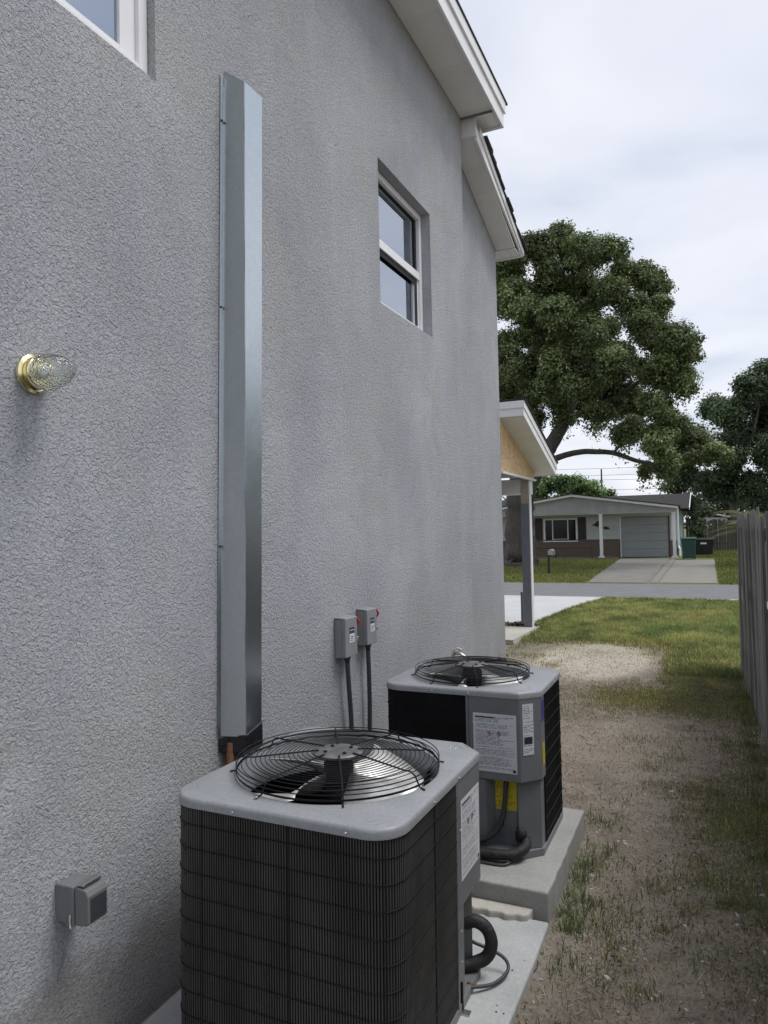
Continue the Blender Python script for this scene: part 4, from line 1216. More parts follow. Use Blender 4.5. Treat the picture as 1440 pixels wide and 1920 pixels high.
# mailbox
mb_ = thing('mailbox', 'kerbside mailbox on a thin dark post beyond the road', 'mailbox', (-3.30, 25.1, GZ))
MB().box((-.035, -.035, 0), (.035, .035, .80)).build('post', 'darkiron', mb_)
MB().box((-.24, -.05, .80), (.16, .05, .835)).build('arm', 'darkiron', mb_)
pr = [(-.085, .0), (.085, .0), (.085, .11)] + [(.085 * math.cos(a), .11 + .085 * math.sin(a)) for a in [PI * k / 8 for k in range(1, 8)]] + [(-.085, .11)]
q = MB().prism(pr, -.22, .22, 'y'); q.v = [(a + .10, b, c_ + .66) for a, b, c_ in q.v]
q.build('box', 'mailsilver', mb_, bevel=.006)
MB().box((.19, -.1, .70), (.198, .02, .80)).build('flag', 'red', mb_)

# bins
def bin_(name, label, loc, w, h, mat, s=1):
    u = thing(name, label, 'bin', loc)
    q = MB(); a, b = w * .40, w * .5
    q.hexa([(-a, -a, .05), (a, -a, .05), (a, a, .05), (-a, a, .05), (-b, -b, h * .9), (b, -b, h * .9), (b, b, h * .9), (-b, b, h * .9)])
    q.build('body', mat, u, bevel=.02)
    MB().prism([(-b - .03, h * .905), (b + .04, h * .905), (b + .04, h * .93), (b * .4, h), (-b * .6, h), (-b - .03, h * .94)], -b - .03, b + .03, 'x').build('lid', mat, u, bevel=.015)
    MB().tube([(-b * .8, b + .05, h * .88), (b * .8, b + .05, h * .88)], .018, 8).build('handle', mat, u)
    for sx_ in (-1, 1):
        MB().lathe([(0, .03), (.10, .03), (.10, -.03), (0, -.03)], 16, 'x', org=(sx_ * b * .8, a, .10)).build('wheel', 'binblack', u)
    return u
bin_('wheeled_bin', 'tall green wheeled bin at the corner of the bungalow', (.93, 35.9, GZ), .62, 1.02, 'bingreen')
bk = bin_('black_crate_bin', 'short black bin with a white mark beyond the green bin', (1.55, 40.5, GZ), .95, .88, 'binblack')
MB().box((-.16, -.49, .58), (.12, -.478, .66)).build('white_mark', 'trim', bk)

# far board fence
ff = thing('board_fence', 'dark brown board fence behind the bins beyond the bungalow', 'fence', (3.5, 47.3, GZ))
pme = MB().prism([(-.07, 0), (.07, 0), (.07, 1.82), (.04, 1.86), (-.04, 1.86), (-.07, 1.82)], -.01, .01, 'y').mesh('plank', 'farfencewood')
x = -2.9
while x < 6:
    inst(pme, 'plank', ff, (x, random.uniform(-.01, .01), random.uniform(-.04, .04)), (0, random.uniform(-.01, .01), 0), (1, 1, random.uniform(.97, 1.03))); x += .148
for z in (.4, 1.5):
    MB().box((-2.95, .012, z), (6, .05, z + .09)).build('rail', 'farfencewood', ff)

shed = thing('garden_shed', 'white shed roof just showing above the board fence', 'shed', (1.9, 50.5, GZ))
MB().box((-1, 0, 0), (1, 2, 2.0)).build('wall', 'siding', shed)
MB().prism([(-1.15, 1.98), (0, 2.25), (1.15, 1.98), (1.15, 2.06), (0, 2.34), (-1.15, 2.06)], -.2, 2.2, 'y').build('roof', 'trim', shed)

# power line
pole = thing('utility_pole', 'thin utility pole beyond the bungalow roof', 'pole', (-5.95, 60, GZ))
MB().tube([(0, 0, 0), (0, 0, 6.2)], [.09, .06], 8).build('shaft', 'bark', pole)
MB().box((-.05, -.3, 5.2), (.05, .3, 5.28)).build('crossarm', 'bark', pole)
for nm, z0, z1, gl in ((0, 6.30, 5.90, 'topmost of the overhead cables crossing the sky gap'), (1, 5.75, 5.42, 'second overhead cable below the topmost one'), (2, 5.40, 4.90, 'third overhead cable from the top'), (3, 4.55, 4.40, 'lowest overhead cable just above the bungalow roof')):
    pts = []
    for k in range(25):
        q = k / 24
        pts.append((-22 + 44 * q, 59.8 + .08 * nm, z0 + (z1 - z0) * (q * 44 - 13) / 15 * .45 + .5 * (2 * q - 1) ** 2 - .1))
    tag(MB().tube(pts, .014, 5).build('overhead_cable', 'wire'), gl, 'cable', 'overhead cables')

# ------------------------------------------------------------------ foliage
def leafmesh(name, C, size, tints, aspect=.55, upbias=.35, mat='leaf', nbias=None):
    """one small bent leaf (two triangles) per centre"""
    n = len(C)
    d = rng.normal(size=(n, 3)); d /= np.linalg.norm(d, axis=1)[:, None]
    nr = rng.normal(size=(n, 3)) * (1 if nbias is None else .55); nr[:, 2] += upbias * 2
    if nbias is not None: nr += nbias * 1.3
    d = d - nr * (np.sum(d * nr, 1) / np.sum(nr * nr, 1))[:, None] * (0 if nbias is None else .85)
    d /= np.linalg.norm(d, axis=1)[:, None] + 1e-9
    s = np.cross(nr, d); s /= (np.linalg.norm(s, axis=1)[:, None] + 1e-9)
    sz = (size * rng.uniform(.6, 1.35, n))[:, None]
    nn_ = np.cross(d, s)
    v = np.empty((n, 4, 3))
    v[:, 0] = C - d * sz * .5
    v[:, 1] = C + s * sz * aspect * .5 + nn_ * sz * .08
    v[:, 2] = C + d * sz * .5
    v[:, 3] = C - s * sz * aspect * .5 + nn_ * sz * .08
    return quadmesh(name, v.reshape(-1, 3), n, tints, mat)

def quadmesh(name, v, n, tints, mat):
    me = bpy.data.meshes.new(name)
    me.vertices.add(len(v)); me.vertices.foreach_set('co', v.astype(np.float32).ravel())
    me.loops.add(4 * n); me.loops.foreach_set('vertex_index', np.arange(4 * n, dtype=np.int32))
    me.polygons.add(n)
    me.polygons.foreach_set('loop_start', np.arange(0, 4 * n, 4, dtype=np.int32))
    me.update()
    at = me.color_attributes.new('tint', 'FLOAT_COLOR', 'POINT')
    cc = np.ones((n, 4, 4), np.float32); cc[:, :, :3] = tints[:, None, :]
    at.data.foreach_set('color', cc.ravel())
    me.materials.append(MT[mat])
    return me

def tintset(n, base, var=.25, warm=.12):
    b = np.array(base)[None, :] * (1 + rng.normal(0, var, (n, 1)))
    w = rng.uniform(0, warm, (n, 1)) * np.array([[.10, .06, -.02]])
    return np.clip(b + w * b.mean() * 8, .004, .6)

def crown(lobes, dens, tuft_r, per, size, base, droop=0.):
    cs, ts, nb = [], [], []
    for (x, y, z, r) in lobes:
        lt = np.clip(rng.normal(1, .24), .6, 1.5)
        nt_ = max(8, int(dens * r * r))
        d = rng.normal(size=(nt_, 3)); d /= np.linalg.norm(d, axis=1)[:, None]
        rad = r * (.28 + .68 * rng.uniform(0, 1, nt_) ** .5)
        ctr = np.array([x, y, z]) + d * rad[:, None] * np.array([1.0, 1.0, .88])
        tone = lt * rng.normal(1, .2, nt_)
        for i in range(nt_):
            k = int(per * rng.uniform(.5, 1.4))
            q = rng.normal(size=(k, 3)) * tuft_r * np.array([1.1, 1.1, .7]) * rng.uniform(.6, 1.3)
            q *= np.minimum(1, 1.7 * tuft_r / (np.linalg.norm(q, axis=1) + 1e-9))[:, None]
            if droop and rng.random() < droop:
                q[:, 2] -= rng.uniform(0, .8, k)
            cs.append(ctr[i] + q)
            tt = tintset(k, base, .2) * max(.45, tone[i])
            ts.append(tt); nb.append(np.repeat(d[i][None], k, 0))
    return np.concatenate(cs), np.concatenate(ts), np.concatenate(nb)

OAK = [(-2.9, 30, 10.9, .8), (-2.4, 29.5, 10.2, .7), (-4.6, 27.6, 9.6, 1.0), (-3.3, 27.2, 9.3, .95), (-2.1, 27.3, 8.6, .9), (-4.9, 27.4, 8.0, .95), (-3.7, 27.3, 7.7, .85), (-2.5, 27.5, 7.0, .8), (-5.2, 27.8, 10.8, .9), (-1.2, 27.4, 7.5, .8), (-4.4, 27.8, 6.6, .6), (-5.39, 28.63, 12.25, 0.97), (-4.14, 27.94, 12.44, 0.85), (-3.38, 29.46, 13.09, 0.8), (-2.36, 28.21, 12.16, 0.73), (-1.33, 27.75, 11.7, 0.71), (-0.64, 29.49, 11.65, 0.84), (-0.18, 32.17, 11.6, 0.87), (0.18, 31.56, 10.47, 0.6), (-5.89, 31.38, 11.32, 1.27), (-3.68, 28.55, 11.07, 1.06), (-2.48, 30.19, 11.37, 1.02), (-1.1, 28.84, 10.33, 0.98), (-0.13, 28.3, 8.99, 0.86), (0.69, 27.95, 8.24, 0.81), (1.26, 28.51, 8.06, 0.58), (-6.16, 32.22, 9.38, 1.31), (-4.12, 31.71, 9.73, 1.29), (-2.52, 31.59, 9.5, 1.28), (-1.02, 31.56, 8.62, 1.17), (0.37, 28.41, 7.19, 0.88), (0.89, 29.01, 6.95, 0.67), (-5.81, 30.66, 7.61, 1.04), (-4.31, 31.21, 7.55, 1.1), (-2.61, 31.84, 7.49, 1.12), (-1.11, 31.98, 6.9, 1.04), (0.17, 27.85, 5.74, 0.75), (0.63, 30.55, 5.56, 0.68), (-5.2, 30.89, 6.42, 0.75), (-3.45, 30.03, 6.27, 0.61), (-1.96, 28.32, 5.69, 0.61), (-0.96, 29.86, 5.24, 0.69), (0.14, 27.86, 4.62, 0.72), (0.81, 32.26, 4.94, 0.83), (1.52, 31.9, 4.68, 0.71), (2.09, 30.25, 4.24, 0.45), (0.43, 28.96, 3.91, 0.51), (-0.61, 32.13, 3.89, 0.35), (-7.55, 30.38, 11.76, 1.44), (-8.64, 31.99, 9.37, 1.62), (-7.6, 31.81, 7.24, 1.29), (-8.38, 30.04, 13.7, 1.22), (-6.75, 29.55, 13.94, 1.0)]
RT = [(2.39, 52.49, 8.91, 1.17), (3.49, 51.66, 8.87, 1.26), (4.83, 50.31, 10.16, 1.12), (5.41, 51.03, 11.24, 0.76), (5.85, 53.56, 8.93, 1.45), (1.45, 49.72, 7.0, 1.01), (2.59, 49.73, 5.98, 1.35), (4.23, 52.63, 6.66, 1.6), (5.33, 50.9, 5.91, 1.38), (0.65, 52.17, 4.89, 1.17), (1.91, 51.86, 3.75, 1.33), (3.48, 51.21, 4.17, 1.32), (-0.18, 54.49, 4.51, 0.81), (4.63, 50.48, 3.41, 1.13), (7.27, 51.56, 9.86, 2.09), (7.31, 50.51, 5.75, 2.39), (0.91, 52.66, 2.93, 0.78)]
BUSH = [(-7.82, 46.55, 4.12, 0.88), (-6.65, 46.71, 4.48, 0.85), (-5.61, 47.49, 4.34, 0.87), (-4.51, 46.64, 3.77, 0.63), (-3.93, 47.12, 3.43, 0.38), (-9.33, 47.81, 4.24, 0.97)]

def split_lobes(lobes, k=5):
    res = []
    for (x, y, z, r) in lobes:
        for i in range(k):
            d = rng.normal(size=3); d /= np.linalg.norm(d)
            rr = r * rng.uniform(.38, .68)
            o_ = d * (r - rr * .75)
            res.append((x + o_[0], y + o_[1], z + o_[2] * .95, rr))
    return res

def tree(name, label, cat, base, lobes, limbs, bark, dens, tuft_r, per, size, tint, droop=0.):
    lobes = split_lobes(lobes)
    u = thing(name, label, cat, base)
    b = Vector(base)
    C, T, NBI = crown(lobes, dens, tuft_r, per, size, tint, droop)
    C = C - np.array(base)
    me = leafmesh('crown', C, size, T, nbias=NBI)
    o = bpy.data.objects.new('crown', me); col.objects.link(o); o.parent = u
    for i, (pts, rs) in enumerate(limbs):
        P = [Vector(q) - b for q in pts]
        out_ = []; ro = []
        for k in range(len(P) - 1):
            p0 = P[max(k - 1, 0)]; p1 = P[k]; p2 = P[k + 1]; p3 = P[min(k + 2, len(P) - 1)]
            for s in range(6):
                q = s / 6
                out_.append(.5 * ((2 * p1) + (p2 - p0) * q + (2 * p0 - 5 * p1 + 4 * p2 - p3) * q * q + (3 * p1 - p0 - 3 * p2 + p3) * q ** 3) + Vector((random.uniform(-1, 1), random.uniform(-1, 1), 0)) * rs[k] * .10)
                ro.append(rs[k] + (rs[k + 1] - rs[k]) * q)
        out_.append(P[-1]); ro.append(rs[-1])
        MB().tube(out_, ro, 10).build('trunk' if i == 0 else 'limb', bark, u, smooth=True)
    return u
oak_limbs = [
    ([(-5.45, 30, -.15), (-5.45, 30, .5), (-5.45, 30, 2.2), (-5.30, 30, 3.4), (-5.0, 30, 4.6)], [.85, .66, .58, .56, .45]),
    ([(-5.25, 30, 3.0), (-4.75, 30, 3.9), (-4.15, 30, 4.85), (-3.55, 30.1, 5.9), (-2.9, 30.3, 7.6), (-2.2, 30.2, 9.6)], [.40, .36, .31, .27, .2, .1]),
    ([(-5.1, 30, 3.4), (-4.5, 29.8, 4.1), (-3.6, 29.8, 4.48), (-2.85, 29.9, 4.62), (-2.3, 30, 4.60), (-1.6, 30, 4.50), (-.6, 30, 4.10), (.25, 30, 3.98), (1.2, 30.6, 4.4)], [.20, .16, .13, .12, .115, .10, .085, .065, .04]),
    ([(-5.2, 30, 4.0), (-5.2, 30.2, 6), (-4.9, 30.5, 8.4), (-4.4, 30, 11)], [.42, .36, .26, .12]),
    ([(-5.4, 30, 3.6), (-6.3, 30.4, 5.4), (-7.3, 31, 7.6), (-8, 31, 10)], [.38, .33, .24, .12]),
    ([(-3.55, 30.1, 5.9), (-2.6, 30.8, 6.5), (-1.4, 31.2, 7.0), (-.2, 30, 7.5)], [.18, .15, .11, .05]),
    ([(-1.6, 30, 4.5), (-1.1, 29.8, 5.0), (-.5, 29.4, 5.6)], [.06, .045, .025]),
]
tree('oak_tree', 'large spreading oak with dense dark crown across the road', 'tree', (-5.45, 30, GZ), OAK, oak_limbs, 'bark', 230, .16, 34, .12, (.135, .18, .075), .03)
rt_limbs = [
    ([(3.3, 52, -.1), (3.3, 52, 2), (3.25, 52, 4.2), (3.0, 52, 6.2), (2.9, 52, 8.4)], [.30, .26, .22, .16, .06]),
    ([(3.25, 52, 4.0), (3.9, 52, 5.6), (4.6, 51.5, 7.4), (5.1, 51, 10)], [.18, .14, .1, .04]),
    ([(3.3, 52, 2.6), (2.5, 52, 4.0), (1.6, 51.5, 5.4)], [.14, .1, .04]),
]
tree('shade_tree', 'tall dark tree with pale trunk rising beyond the board fence', 'tree', (3.3, 52, GZ), RT, rt_limbs, 'palebark', 110, .30, 26, .19, (.090, .130, .068))
tree('leafy_shrub_tree', 'rounded bright green tree behind the left half of the bungalow roof', 'tree', (-6.5, 47, GZ), BUSH,
     [([(-6.5, 47, -.1), (-6.5, 47, 2), (-6.3, 47, 3.6)], [.2, .16, .08])], 'bark', 170, .20, 22, .18, (.13, .21, .075))
tree('low_shrub', 'low pale green shrub between the bungalow and the board fence', 'shrub', (1.35, 45.5, GZ),
     [(1.2, 45.5, 1.9, .5), (1.6, 45.6, 2.4, .45), (1.4, 45.4, 1.2, .5)], [([(1.35, 45.5, -.1), (1.35, 45.5, .9), (1.4, 45.5, 1.9)], [.06, .05, .02])], 'bark', 120, .16, 11, .17, (.10, .135, .075))
NB = [(9.5, 15, 3.4, 1.6), (10.6, 17, 4.3, 1.7), (8.8, 18, 4.0, 1.5), (11.5, 14.5, 3.2, 1.5), (12.2, 18.5, 3.6, 1.7)]  # out-of-view tree, added to darken the reflection in the duct front
tree('added_reflection_tree', 'unseen leafy tree added beyond the right fence for the duct to reflect', 'tree', (10.3, 16.3, GZ), NB,
     [([(10.3, 16.3, -.1), (10.3, 16.3, 1.6), (10.4, 16.4, 3.4)], [.22, .18, .1])], 'bark', 60, .35, 16, .3, (.07, .10, .045))
# distant tree belt, one mass
bel = []
for k in range(46):
    x = -75 + k * 3.4 + random.uniform(-1, 1)
    if -9 < x < 0.2: continue
    bel.append((x, 92 + random.uniform(-5, 5), random.uniform(2.2, 4.4), random.uniform(2.2, 3.4)))
C, T, NBI = crown(bel, 9, .9, 12, .7, (.045, .065, .032))
o = bpy.data.objects.new('far_woodland', leafmesh('far_woodland', C, .75, T)); col.objects.link(o); o['kind'] = 'stuff'
o['label'] = 'distant belt of trees on the horizon'; o['category'] = 'woodland'

# feathery palm over the fence
palm = thing('palm_clump', 'yellowish green feathery palm clump rising above the right fence', 'palm', (3.75, 30, GZ))
for k in range(4):
    a = k * 1.7
    MB().tube([(.1 * math.cos(a), .1 * math.sin(a), 0), (.22 * math.cos(a), .22 * math.sin(a), .9), (.34 * math.cos(a), .34 * math.sin(a), 1.7)], [.06, .05, .04], 7).build('stem', 'palebark', palm, smooth=True)
vs_, tn = [], []
for k in range(26):
    a = k * 2.399 + random.uniform(-.2, .2)
    el = random.uniform(.35, 1.35)
    Lf = random.uniform(1.3, 1.9)
    o0 = Vector((.28 * math.cos(a), .28 * math.sin(a), 1.45 + random.uniform(-.3, .25)))
    P = []
    for i in range(14):
        q = i / 13
        rr = Lf * q * math.cos(el) + .25 * Lf * q * q
        z = Lf * q * math.sin(el) - .55 * Lf * q * q
        P.append(o0 + Vector((rr * math.cos(a), rr * math.sin(a), z)))
    MB().tube(P, [.014 * (1 - .8 * i / 13) for i in range(14)], 5).build('frond_rib', 'leafstalk' if 'leafstalk' in MT else 'palebark', palm)
    for i in range(2, 14):
        d = (P[i] - P[i - 1]).normalized(); sd_ = d.cross(Vector((0, 0, 1))).normalized()
        for sg in (-1, 1):
            for h_ in (0, .5):
                b_ = P[i - 1].lerp(P[i], h_)
                ln = .34 * math.sin(PI * min(1, (i + h_) / 14.5)) + .06
                tip = b_ + (sd_ * sg * .8 + d * .55 + Vector((0, 0, -.28))).normalized() * ln
                wv = d * .016
                vs_ += [b_ - wv, b_ + wv, tip + wv * .3, tip - wv * .3]
                tn.append((.155 * random.uniform(.7, 1.2), .165 * random.uniform(.75, 1.15), .042))
me = quadmesh('fronds', np.array([tuple(q) for q in vs_]), len(tn), np.array(tn), 'leaf')
o = bpy.data.objects.new('fronds', me); col.objects.link(o); o.parent = palm

# ------------------------------------------------------------------ grass
def blades(name, X, Y, Zb, hgt, wid, tints, lean=.5, mat='blade'):
    n = len(X)
    a = rng.uniform(0, 2 * PI, n); la = rng.uniform(0, 2 * PI, n); ln = np.abs(rng.normal(0, lean, n))
    B = np.stack([X, Y, Zb], 1)
    w = np.stack([np.cos(a), np.sin(a), np.zeros(n)], 1) * (wid / 2)[:, None]
    l = np.stack([np.cos(la) * ln, np.sin(la) * ln, np.ones(n)], 1); l /= np.linalg.norm(l, axis=1)[:, None]
    M_ = B + l * (hgt * .55)[:, None]
    l2 = l.copy(); l2[:, 0] += np.cos(la) * ln * .8; l2[:, 1] += np.sin(la) * ln * .8; l2[:, 2] -= ln * .35; l2 /= np.linalg.norm(l2, axis=1)[:, None]
    Tp = M_ + l2 * (hgt * .5)[:, None]
    v = np.empty((n, 2, 4, 3))
    v[:, 0, 0] = B - w; v[:, 0, 1] = B + w; v[:, 0, 2] = M_ + w * .8; v[:, 0, 3] = M_ - w * .8
    v[:, 1, 0] = M_ - w * .8; v[:, 1, 1] = M_ + w * .8; v[:, 1, 2] = Tp + w * .12; v[:, 1, 3] = Tp - w * .12
    me = quadmesh(name, v.reshape(-1, 3), 2 * n, np.repeat(tints, 2, axis=0), mat)
    o = bpy.data.objects.new(name, me); col.objects.link(o); o['kind'] = 'stuff'
    return o

def vnoise(x, y, s, seed):
    r_ = np.random.default_rng(seed); tab = r_.random((64, 64))
    xi = x / s + 100; yi = y / s + 100
    x0 = np.floor(xi).astype(int); y0 = np.floor(yi).astype(int); fx_ = xi - x0; fy_ = yi - y0
    fx_ = fx_ * fx_ * (3 - 2 * fx_); fy_ = fy_ * fy_ * (3 - 2 * fy_)
    g = lambda i, j: tab[i % 64, j % 64]
    return (g(x0, y0) * (1 - fx_) * (1 - fy_) + g(x0 + 1, y0) * fx_ * (1 - fy_) + g(x0, y0 + 1) * (1 - fx_) * fy_ + g(x0 + 1, y0 + 1) * fx_ * fy_)

def bump2(x, y, cx, cy, rx, ry):
    return np.exp(-(((x - cx) / rx) ** 2 + ((y - cy) / ry) ** 2))

def dens(x, y):
    """how much grass grows where in the side yard (0..1)"""
    n = .5 * vnoise(x, y, .5, 3) + .3 * vnoise(x, y, .2, 5) + .2 * vnoise(x, y, .08, 6)
    d = .25 + .11 * sstep(5, 7, y)
    d = np.maximum(d, 1.15 * sstep(9.6, 10.8, y))                                        # the lawn by the road
    d = np.maximum(d, 1.1 * sstep(1.05, 1.45, x) * sstep(6.1, 7.0, y))                   # strip towards the fence
    d = np.maximum(d, 1.15 * bump2(x, y, 1.25, 7.25, 1.1, .70))                           # band across the yard
    d = np.maximum(d, 1.0 * bump2(x, y, 1.88, 4.6, .45, 1.4))
    d = np.maximum(d, .8 * bump2(x, y, 2.0, 2.9, .30, 1.2))
    d = np.maximum(d, .42 * bump2(x, y, 1.30, 2.9, .2, .7))
    d = np.maximum(d, .6 * bump2(x, y, .1, 8.0, .35, 2.2))
    d = d * (1 - .97 * bump2(x, y, .45, 9.15, .70, 1.25))                                  # bare sand
    d = d * (1 - .6 * bump2(x, y, 1.25, 5.5, .65, .8))
    return np.clip((d * 1.35 - (1 - n) * .95 + .16), 0, 1)

def keep_out(x, y):
    k = (x < .02) & (y < 6.75)
    k |= (x < 1.15) & (y < 2.97) | (x < 1.145) & (x > .09) & (y > 2.97) & (y < 3.93)
    k |= (x < -.72) & (y > 9.8) & (y < 11.45)
    edge = np.interp(y, [11.4, 12, 13.9, 15.2, 16.72], [-.70, -.94, -.80, -.62, -.30])
    k |= (x < edge) & (y > 11.4)
    k |= (y > 16.62 - .0008 * x)
    k |= (x < -.75) & (y < 9.9) & (y > 6.7)
    return k

def sow(n, x0, x1, y0, y1, hmin, hmax, wid, dry, power=1.0):
    x = rng.uniform(x0, x1, n); y = y0 + (y1 - y0) * rng.uniform(0, 1, n) ** power
    d = dens(x, y)
    ok = (rng.random(n) < d) & ~keep_out(x, y)
    x, y, d = x[ok], y[ok], d[ok]
    m = len(x)
    h = rng.uniform(hmin, hmax, m) * (.55 + .6 * d)
    g = vnoise(x, y, .5, 9)
    tint = np.stack([.20 + .20 * g, .262 + .12 * g, .088 + .05 * g], 1) * (1 + rng.normal(0, .22, (m, 1)))
    g2 = vnoise(x, y, .11, 41) * .6 + vnoise(x, y, .3, 42) * .4
    tint = tint * (.45 + 1.1 * g2)[:, None]; h = h * (.55 + .9 * g2)
    isdry = rng.random(m) < np.clip(dry + .5 * (1 - d) * .8 - .25 * sstep(10, 12, y), 0, .8)
    dr = np.stack([.27 + 0 * g, .22 + 0 * g, .135 + 0 * g], 1) * (1 + rng.normal(0, .3, (m, 1)))
    tint[isdry] = dr[isdry]
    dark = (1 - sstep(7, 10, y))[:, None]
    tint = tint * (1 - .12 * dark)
    return x, y, gh(x, y) - .003, h, np.full(m, wid) * rng.uniform(.6, 1.4, m), np.clip(tint, .01, .6)
A = sow(260000, -1.1, 2.12, 8.4, 16.7, .035, .075, .0075, .12)
B_ = sow(380000, .0, 2.14, 1.6, 8.6, .010, .034, .0042, .36)
o = blades('side_yard_grass', *[np.concatenate([p_, q_]) for p_, q_ in zip(A, B_)], lean=1.0)
o['label'] = 'patchy green and straw grass between the pads and the fence'; o['category'] = 'grass'
# lawn right of the fence end and across the road
n = 90000
x = rng.uniform(2.08, 7, n); y = rng.uniform(8.8, 16.6, n)
tt = np.stack([.24 + 0 * x, .29 + 0 * x, .085 + 0 * x], 1) * (1 + rng.normal(0, .22, (n, 1)))
o = blades('front_lawn_grass', x, y, np.full(n, GZ), rng.uniform(.03, .07, n), np.full(n, .009), np.clip(tt, .01, .5), .6)
o['label'] = 'front lawn grass beyond the end of the fence'; o['category'] = 'grass'
n = 150000
x = rng.uniform(-9.5, 7.5, n); y = rng.uniform(21.1, 47, n)
ok = ~((x > -1.40 - .045 * (y - 21) - .05) & (x < 2.0) & (y < 36.9)) & ~((y > 36.2) & (x < .7))
x, y = x[ok], y[ok]; n = len(x)
g = vnoise(x, y, 1.4, 21)
tt = np.stack([.13 + .07 * g, .165 + .04 * g, .045 + .015 * g], 1) * (1 + rng.normal(0, .2, (n, 1)))
o = blades('far_lawn_grass', x, y, np.full(n, GZ), rng.uniform(.04, .10, n), np.full(n, .025), np.clip(tt, .01, .5), .6)
o['label'] = 'mown lawn grass in front of the bungalow'; o['category'] = 'grass'

# taller weeds against the raised pad and the fence foot
def weeds(name, label, pts, n, hmin, hmax, wid, base):
    X_, Y_ = [], []
    for cx, cy, r_ in pts:
        X_.append(rng.normal(cx, r_, n)); Y_.append(rng.normal(cy, r_, n))
    X_ = np.concatenate(X_); Y_ = np.concatenate(Y_)
    ok = ~keep_out(X_, Y_) & (X_ < 2.2)
    X_, Y_ = X_[ok], Y_[ok]; m = len(X_)
    tt = np.array(base)[None] * (1 + rng.normal(0, .28, (m, 1)))
    o = blades(name, X_, Y_, gh(X_, Y_) - .003, rng.uniform(hmin, hmax, m), np.full(m, wid), np.clip(tt, .01, .5), .45)
    o['label'] = label; o['category'] = 'weeds'
weeds('pad_edge_weeds', 'taller green weeds growing against the raised pad', [(1.19, 3.08, .035), (1.20, 3.22, .04), (1.19, 3.40, .04), (1.20, 3.55, .035), (1.22, 2.98, .03), (1.28, 3.30, .09), (1.24, 3.75, .06), (1.24, 2.7, .05), (1.33, 3.0, .08), (1.20, 4.1, .06)], 85, .02, .075, .0042, (.16, .215, .085))
weeds('fence_foot_weeds', 'straggly dark weeds along the fence foot', [(2.03, q, .05) for q in np.arange(2.0, 8.6, .32)], 90, .04, .14, .004, (.16, .175, .075))
weeds('yard_tufts', 'scattered grass tufts in the bare soil', [(random.uniform(1.22, 2.02), random.uniform(1.7, 6.4), random.choice([.03, .05, .08])) for k in range(75)], 55, .014, .045, .0038, (.19, .215, .085))
weeds('lawn_edge_tufts', 'grass tufts along the lawn and drive edges', [(random.uniform(-.7, 2.0), 16.35 + random.uniform(-.2, .1), .06) for k in range(30)] + [(np.interp(q, [11.4, 12, 13.9, 15.2, 16.72], [-.62, -.86, -.72, -.54, -.22]), q, .05) for q in np.arange(11.3, 16.4, .22)], 60, .04, .10, .009, (.12, .16, .04))

n = 45000
x = rng.uniform(0., 2.12, n); y = 1.6 + 8.2 * rng.random(n)
ok = ~keep_out(x, y) & (rng.random(n) < .25 + .75 * vnoise(x, y, .45, 31)) ; x, y = x[ok], y[ok]; n = len(x)
tt = np.array([(.36, .305, .215)]) * (1 + rng.normal(0, .35, (n, 1)))
o = blades('dry_thatch', x, y, gh(x, y) + .002, rng.uniform(.015, .05, n), np.full(n, .0026), np.clip(tt, .02, .6), 3.0)
o['label'] = 'flattened dry straw lying over the soil'; o['category'] = 'straw'
# leaf litter, chips and twigs
n = 9000
n = 15000
x = rng.uniform(.0, 2.12, n); y = 1.6 + 8.5 * rng.random(n) ** 1.1
ok = ~keep_out(x, y); x, y = x[ok], y[ok]; n = len(x)
Cc = np.stack([x, y, gh(x, y) + .004], 1)
pal = np.array([(.14, .105, .07), (.22, .175, .12), (.10, .08, .06), (.40, .35, .27), (.30, .24, .16)])
tt = pal[rng.integers(0, 5, n)] * (1 + rng.normal(0, .2, (n, 1)))
me = leafmesh('leaf_litter', Cc, .013, np.clip(tt, .01, .7), .5, 2.5, 'litter')
o = bpy.data.objects.new('leaf_litter', me); col.objects.link(o); o['kind'] = 'stuff'; o['label'] = 'dry leaf litter scattered over the soil'; o['category'] = 'leaf litter'
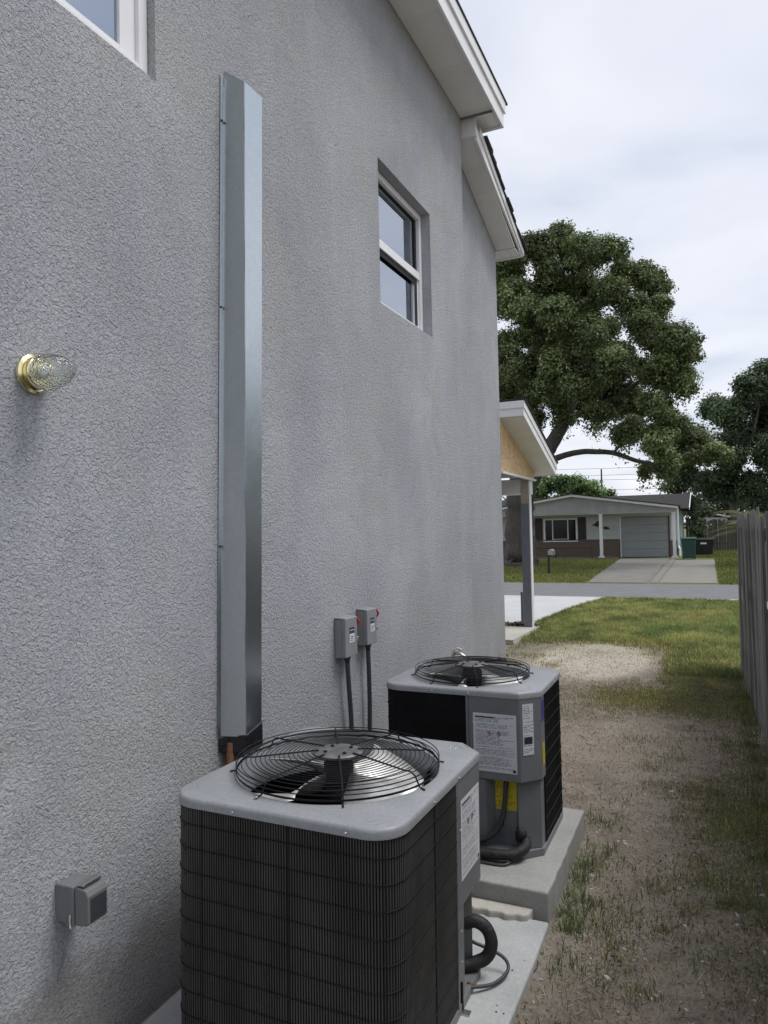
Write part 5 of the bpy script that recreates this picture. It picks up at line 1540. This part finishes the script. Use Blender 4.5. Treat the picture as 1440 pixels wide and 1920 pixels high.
# pale chips
mb = MB()
for k in range(420):
    x = random.uniform(1.16, 2.1); y = 1.7 + 6.5 * random.random() ** 1.3
    s = random.uniform(.003, .009) * (1.6 if random.random() < .08 else 1)
    z = float(gh(np.array(x), np.array(y)))
    a = random.uniform(0, PI)
    cs_, sn_ = math.cos(a), math.sin(a)
    pts = [(-s * 1.4, -s * .7), (s * 1.1, -s * .8), (s * 1.5, s * .5), (-s * .8, s * .8)]
    q = [(x + cs_ * u_ - sn_ * v_, y + sn_ * u_ + cs_ * v_) for u_, v_ in pts]
    mb.hexa([(*c_, z - .002) for c_ in q] + [(x + (c_[0] - x) * .7, y + (c_[1] - y) * .7, z + s * .6) for c_ in q])
o = mb.build('pebbles', 'gutterstrip', kind='stuff'); o['label'] = 'small pale stones in the soil'; o['category'] = 'pebbles'
mb = MB()
for k in range(170):
    x = random.uniform(.3, 2.05); y = 1.8 + 7.2 * random.random() ** 1.2
    a = random.uniform(0, 2 * PI); l_ = random.uniform(.03, .11)
    pts = []
    for i in range(4):
        q = i / 3 - .5
        xx = x + math.cos(a + .5 * q) * l_ * q; yy_ = y + math.sin(a + .5 * q) * l_ * q
        pts.append((xx, yy_, float(gh(np.array(xx), np.array(yy_))) + .005))
    mb.tube(pts, random.uniform(.0008, .0018), 4)
o = mb.build('twigs', 'rustwood', kind='stuff'); o['label'] = 'dark twigs lying on the soil'; o['category'] = 'twigs'
# fallen leaves at the porch post
n = 500
x = rng.normal(-1.05, .16, n); y = rng.normal(11.34, .05, n)
Cc = np.stack([x, y, GZ + .075 + np.abs(rng.normal(0, .02, n))], 1)
me = leafmesh('fallen_leaves', Cc, .045, np.clip(pal[rng.integers(0, 3, n)], .01, .6), .6, 1.5, 'litter')
o = bpy.data.objects.new('fallen_leaves', me); col.objects.link(o); o['kind'] = 'stuff'; o['label'] = 'brown fallen leaves piled by the porch post'; o['category'] = 'leaves'
# crumbs on the near pad
mb = MB()
for k in range(14):
    x = random.uniform(1.0, 1.13) if k % 3 else random.uniform(.06, .28); y = random.uniform(1.8, 2.9) if k % 3 else random.uniform(1.6, 2.2)
    s = random.uniform(.002, .006)
    mb.hexa([(x - s, y - s * .6, 0), (x + s, y - s * .5, 0), (x + s * .8, y + s * .6, 0), (x - s * .7, y + s * .5, 0), (x - s * .6, y - s * .4, s), (x + s * .6, y - s * .3, s), (x + s * .5, y + s * .4, s), (x - s * .4, y + s * .3, s)])
o = mb.build('debris_crumbs', 'rustwood', kind='stuff'); o['label'] = 'dark crumbs of debris on the low concrete pad'; o['category'] = 'debris'
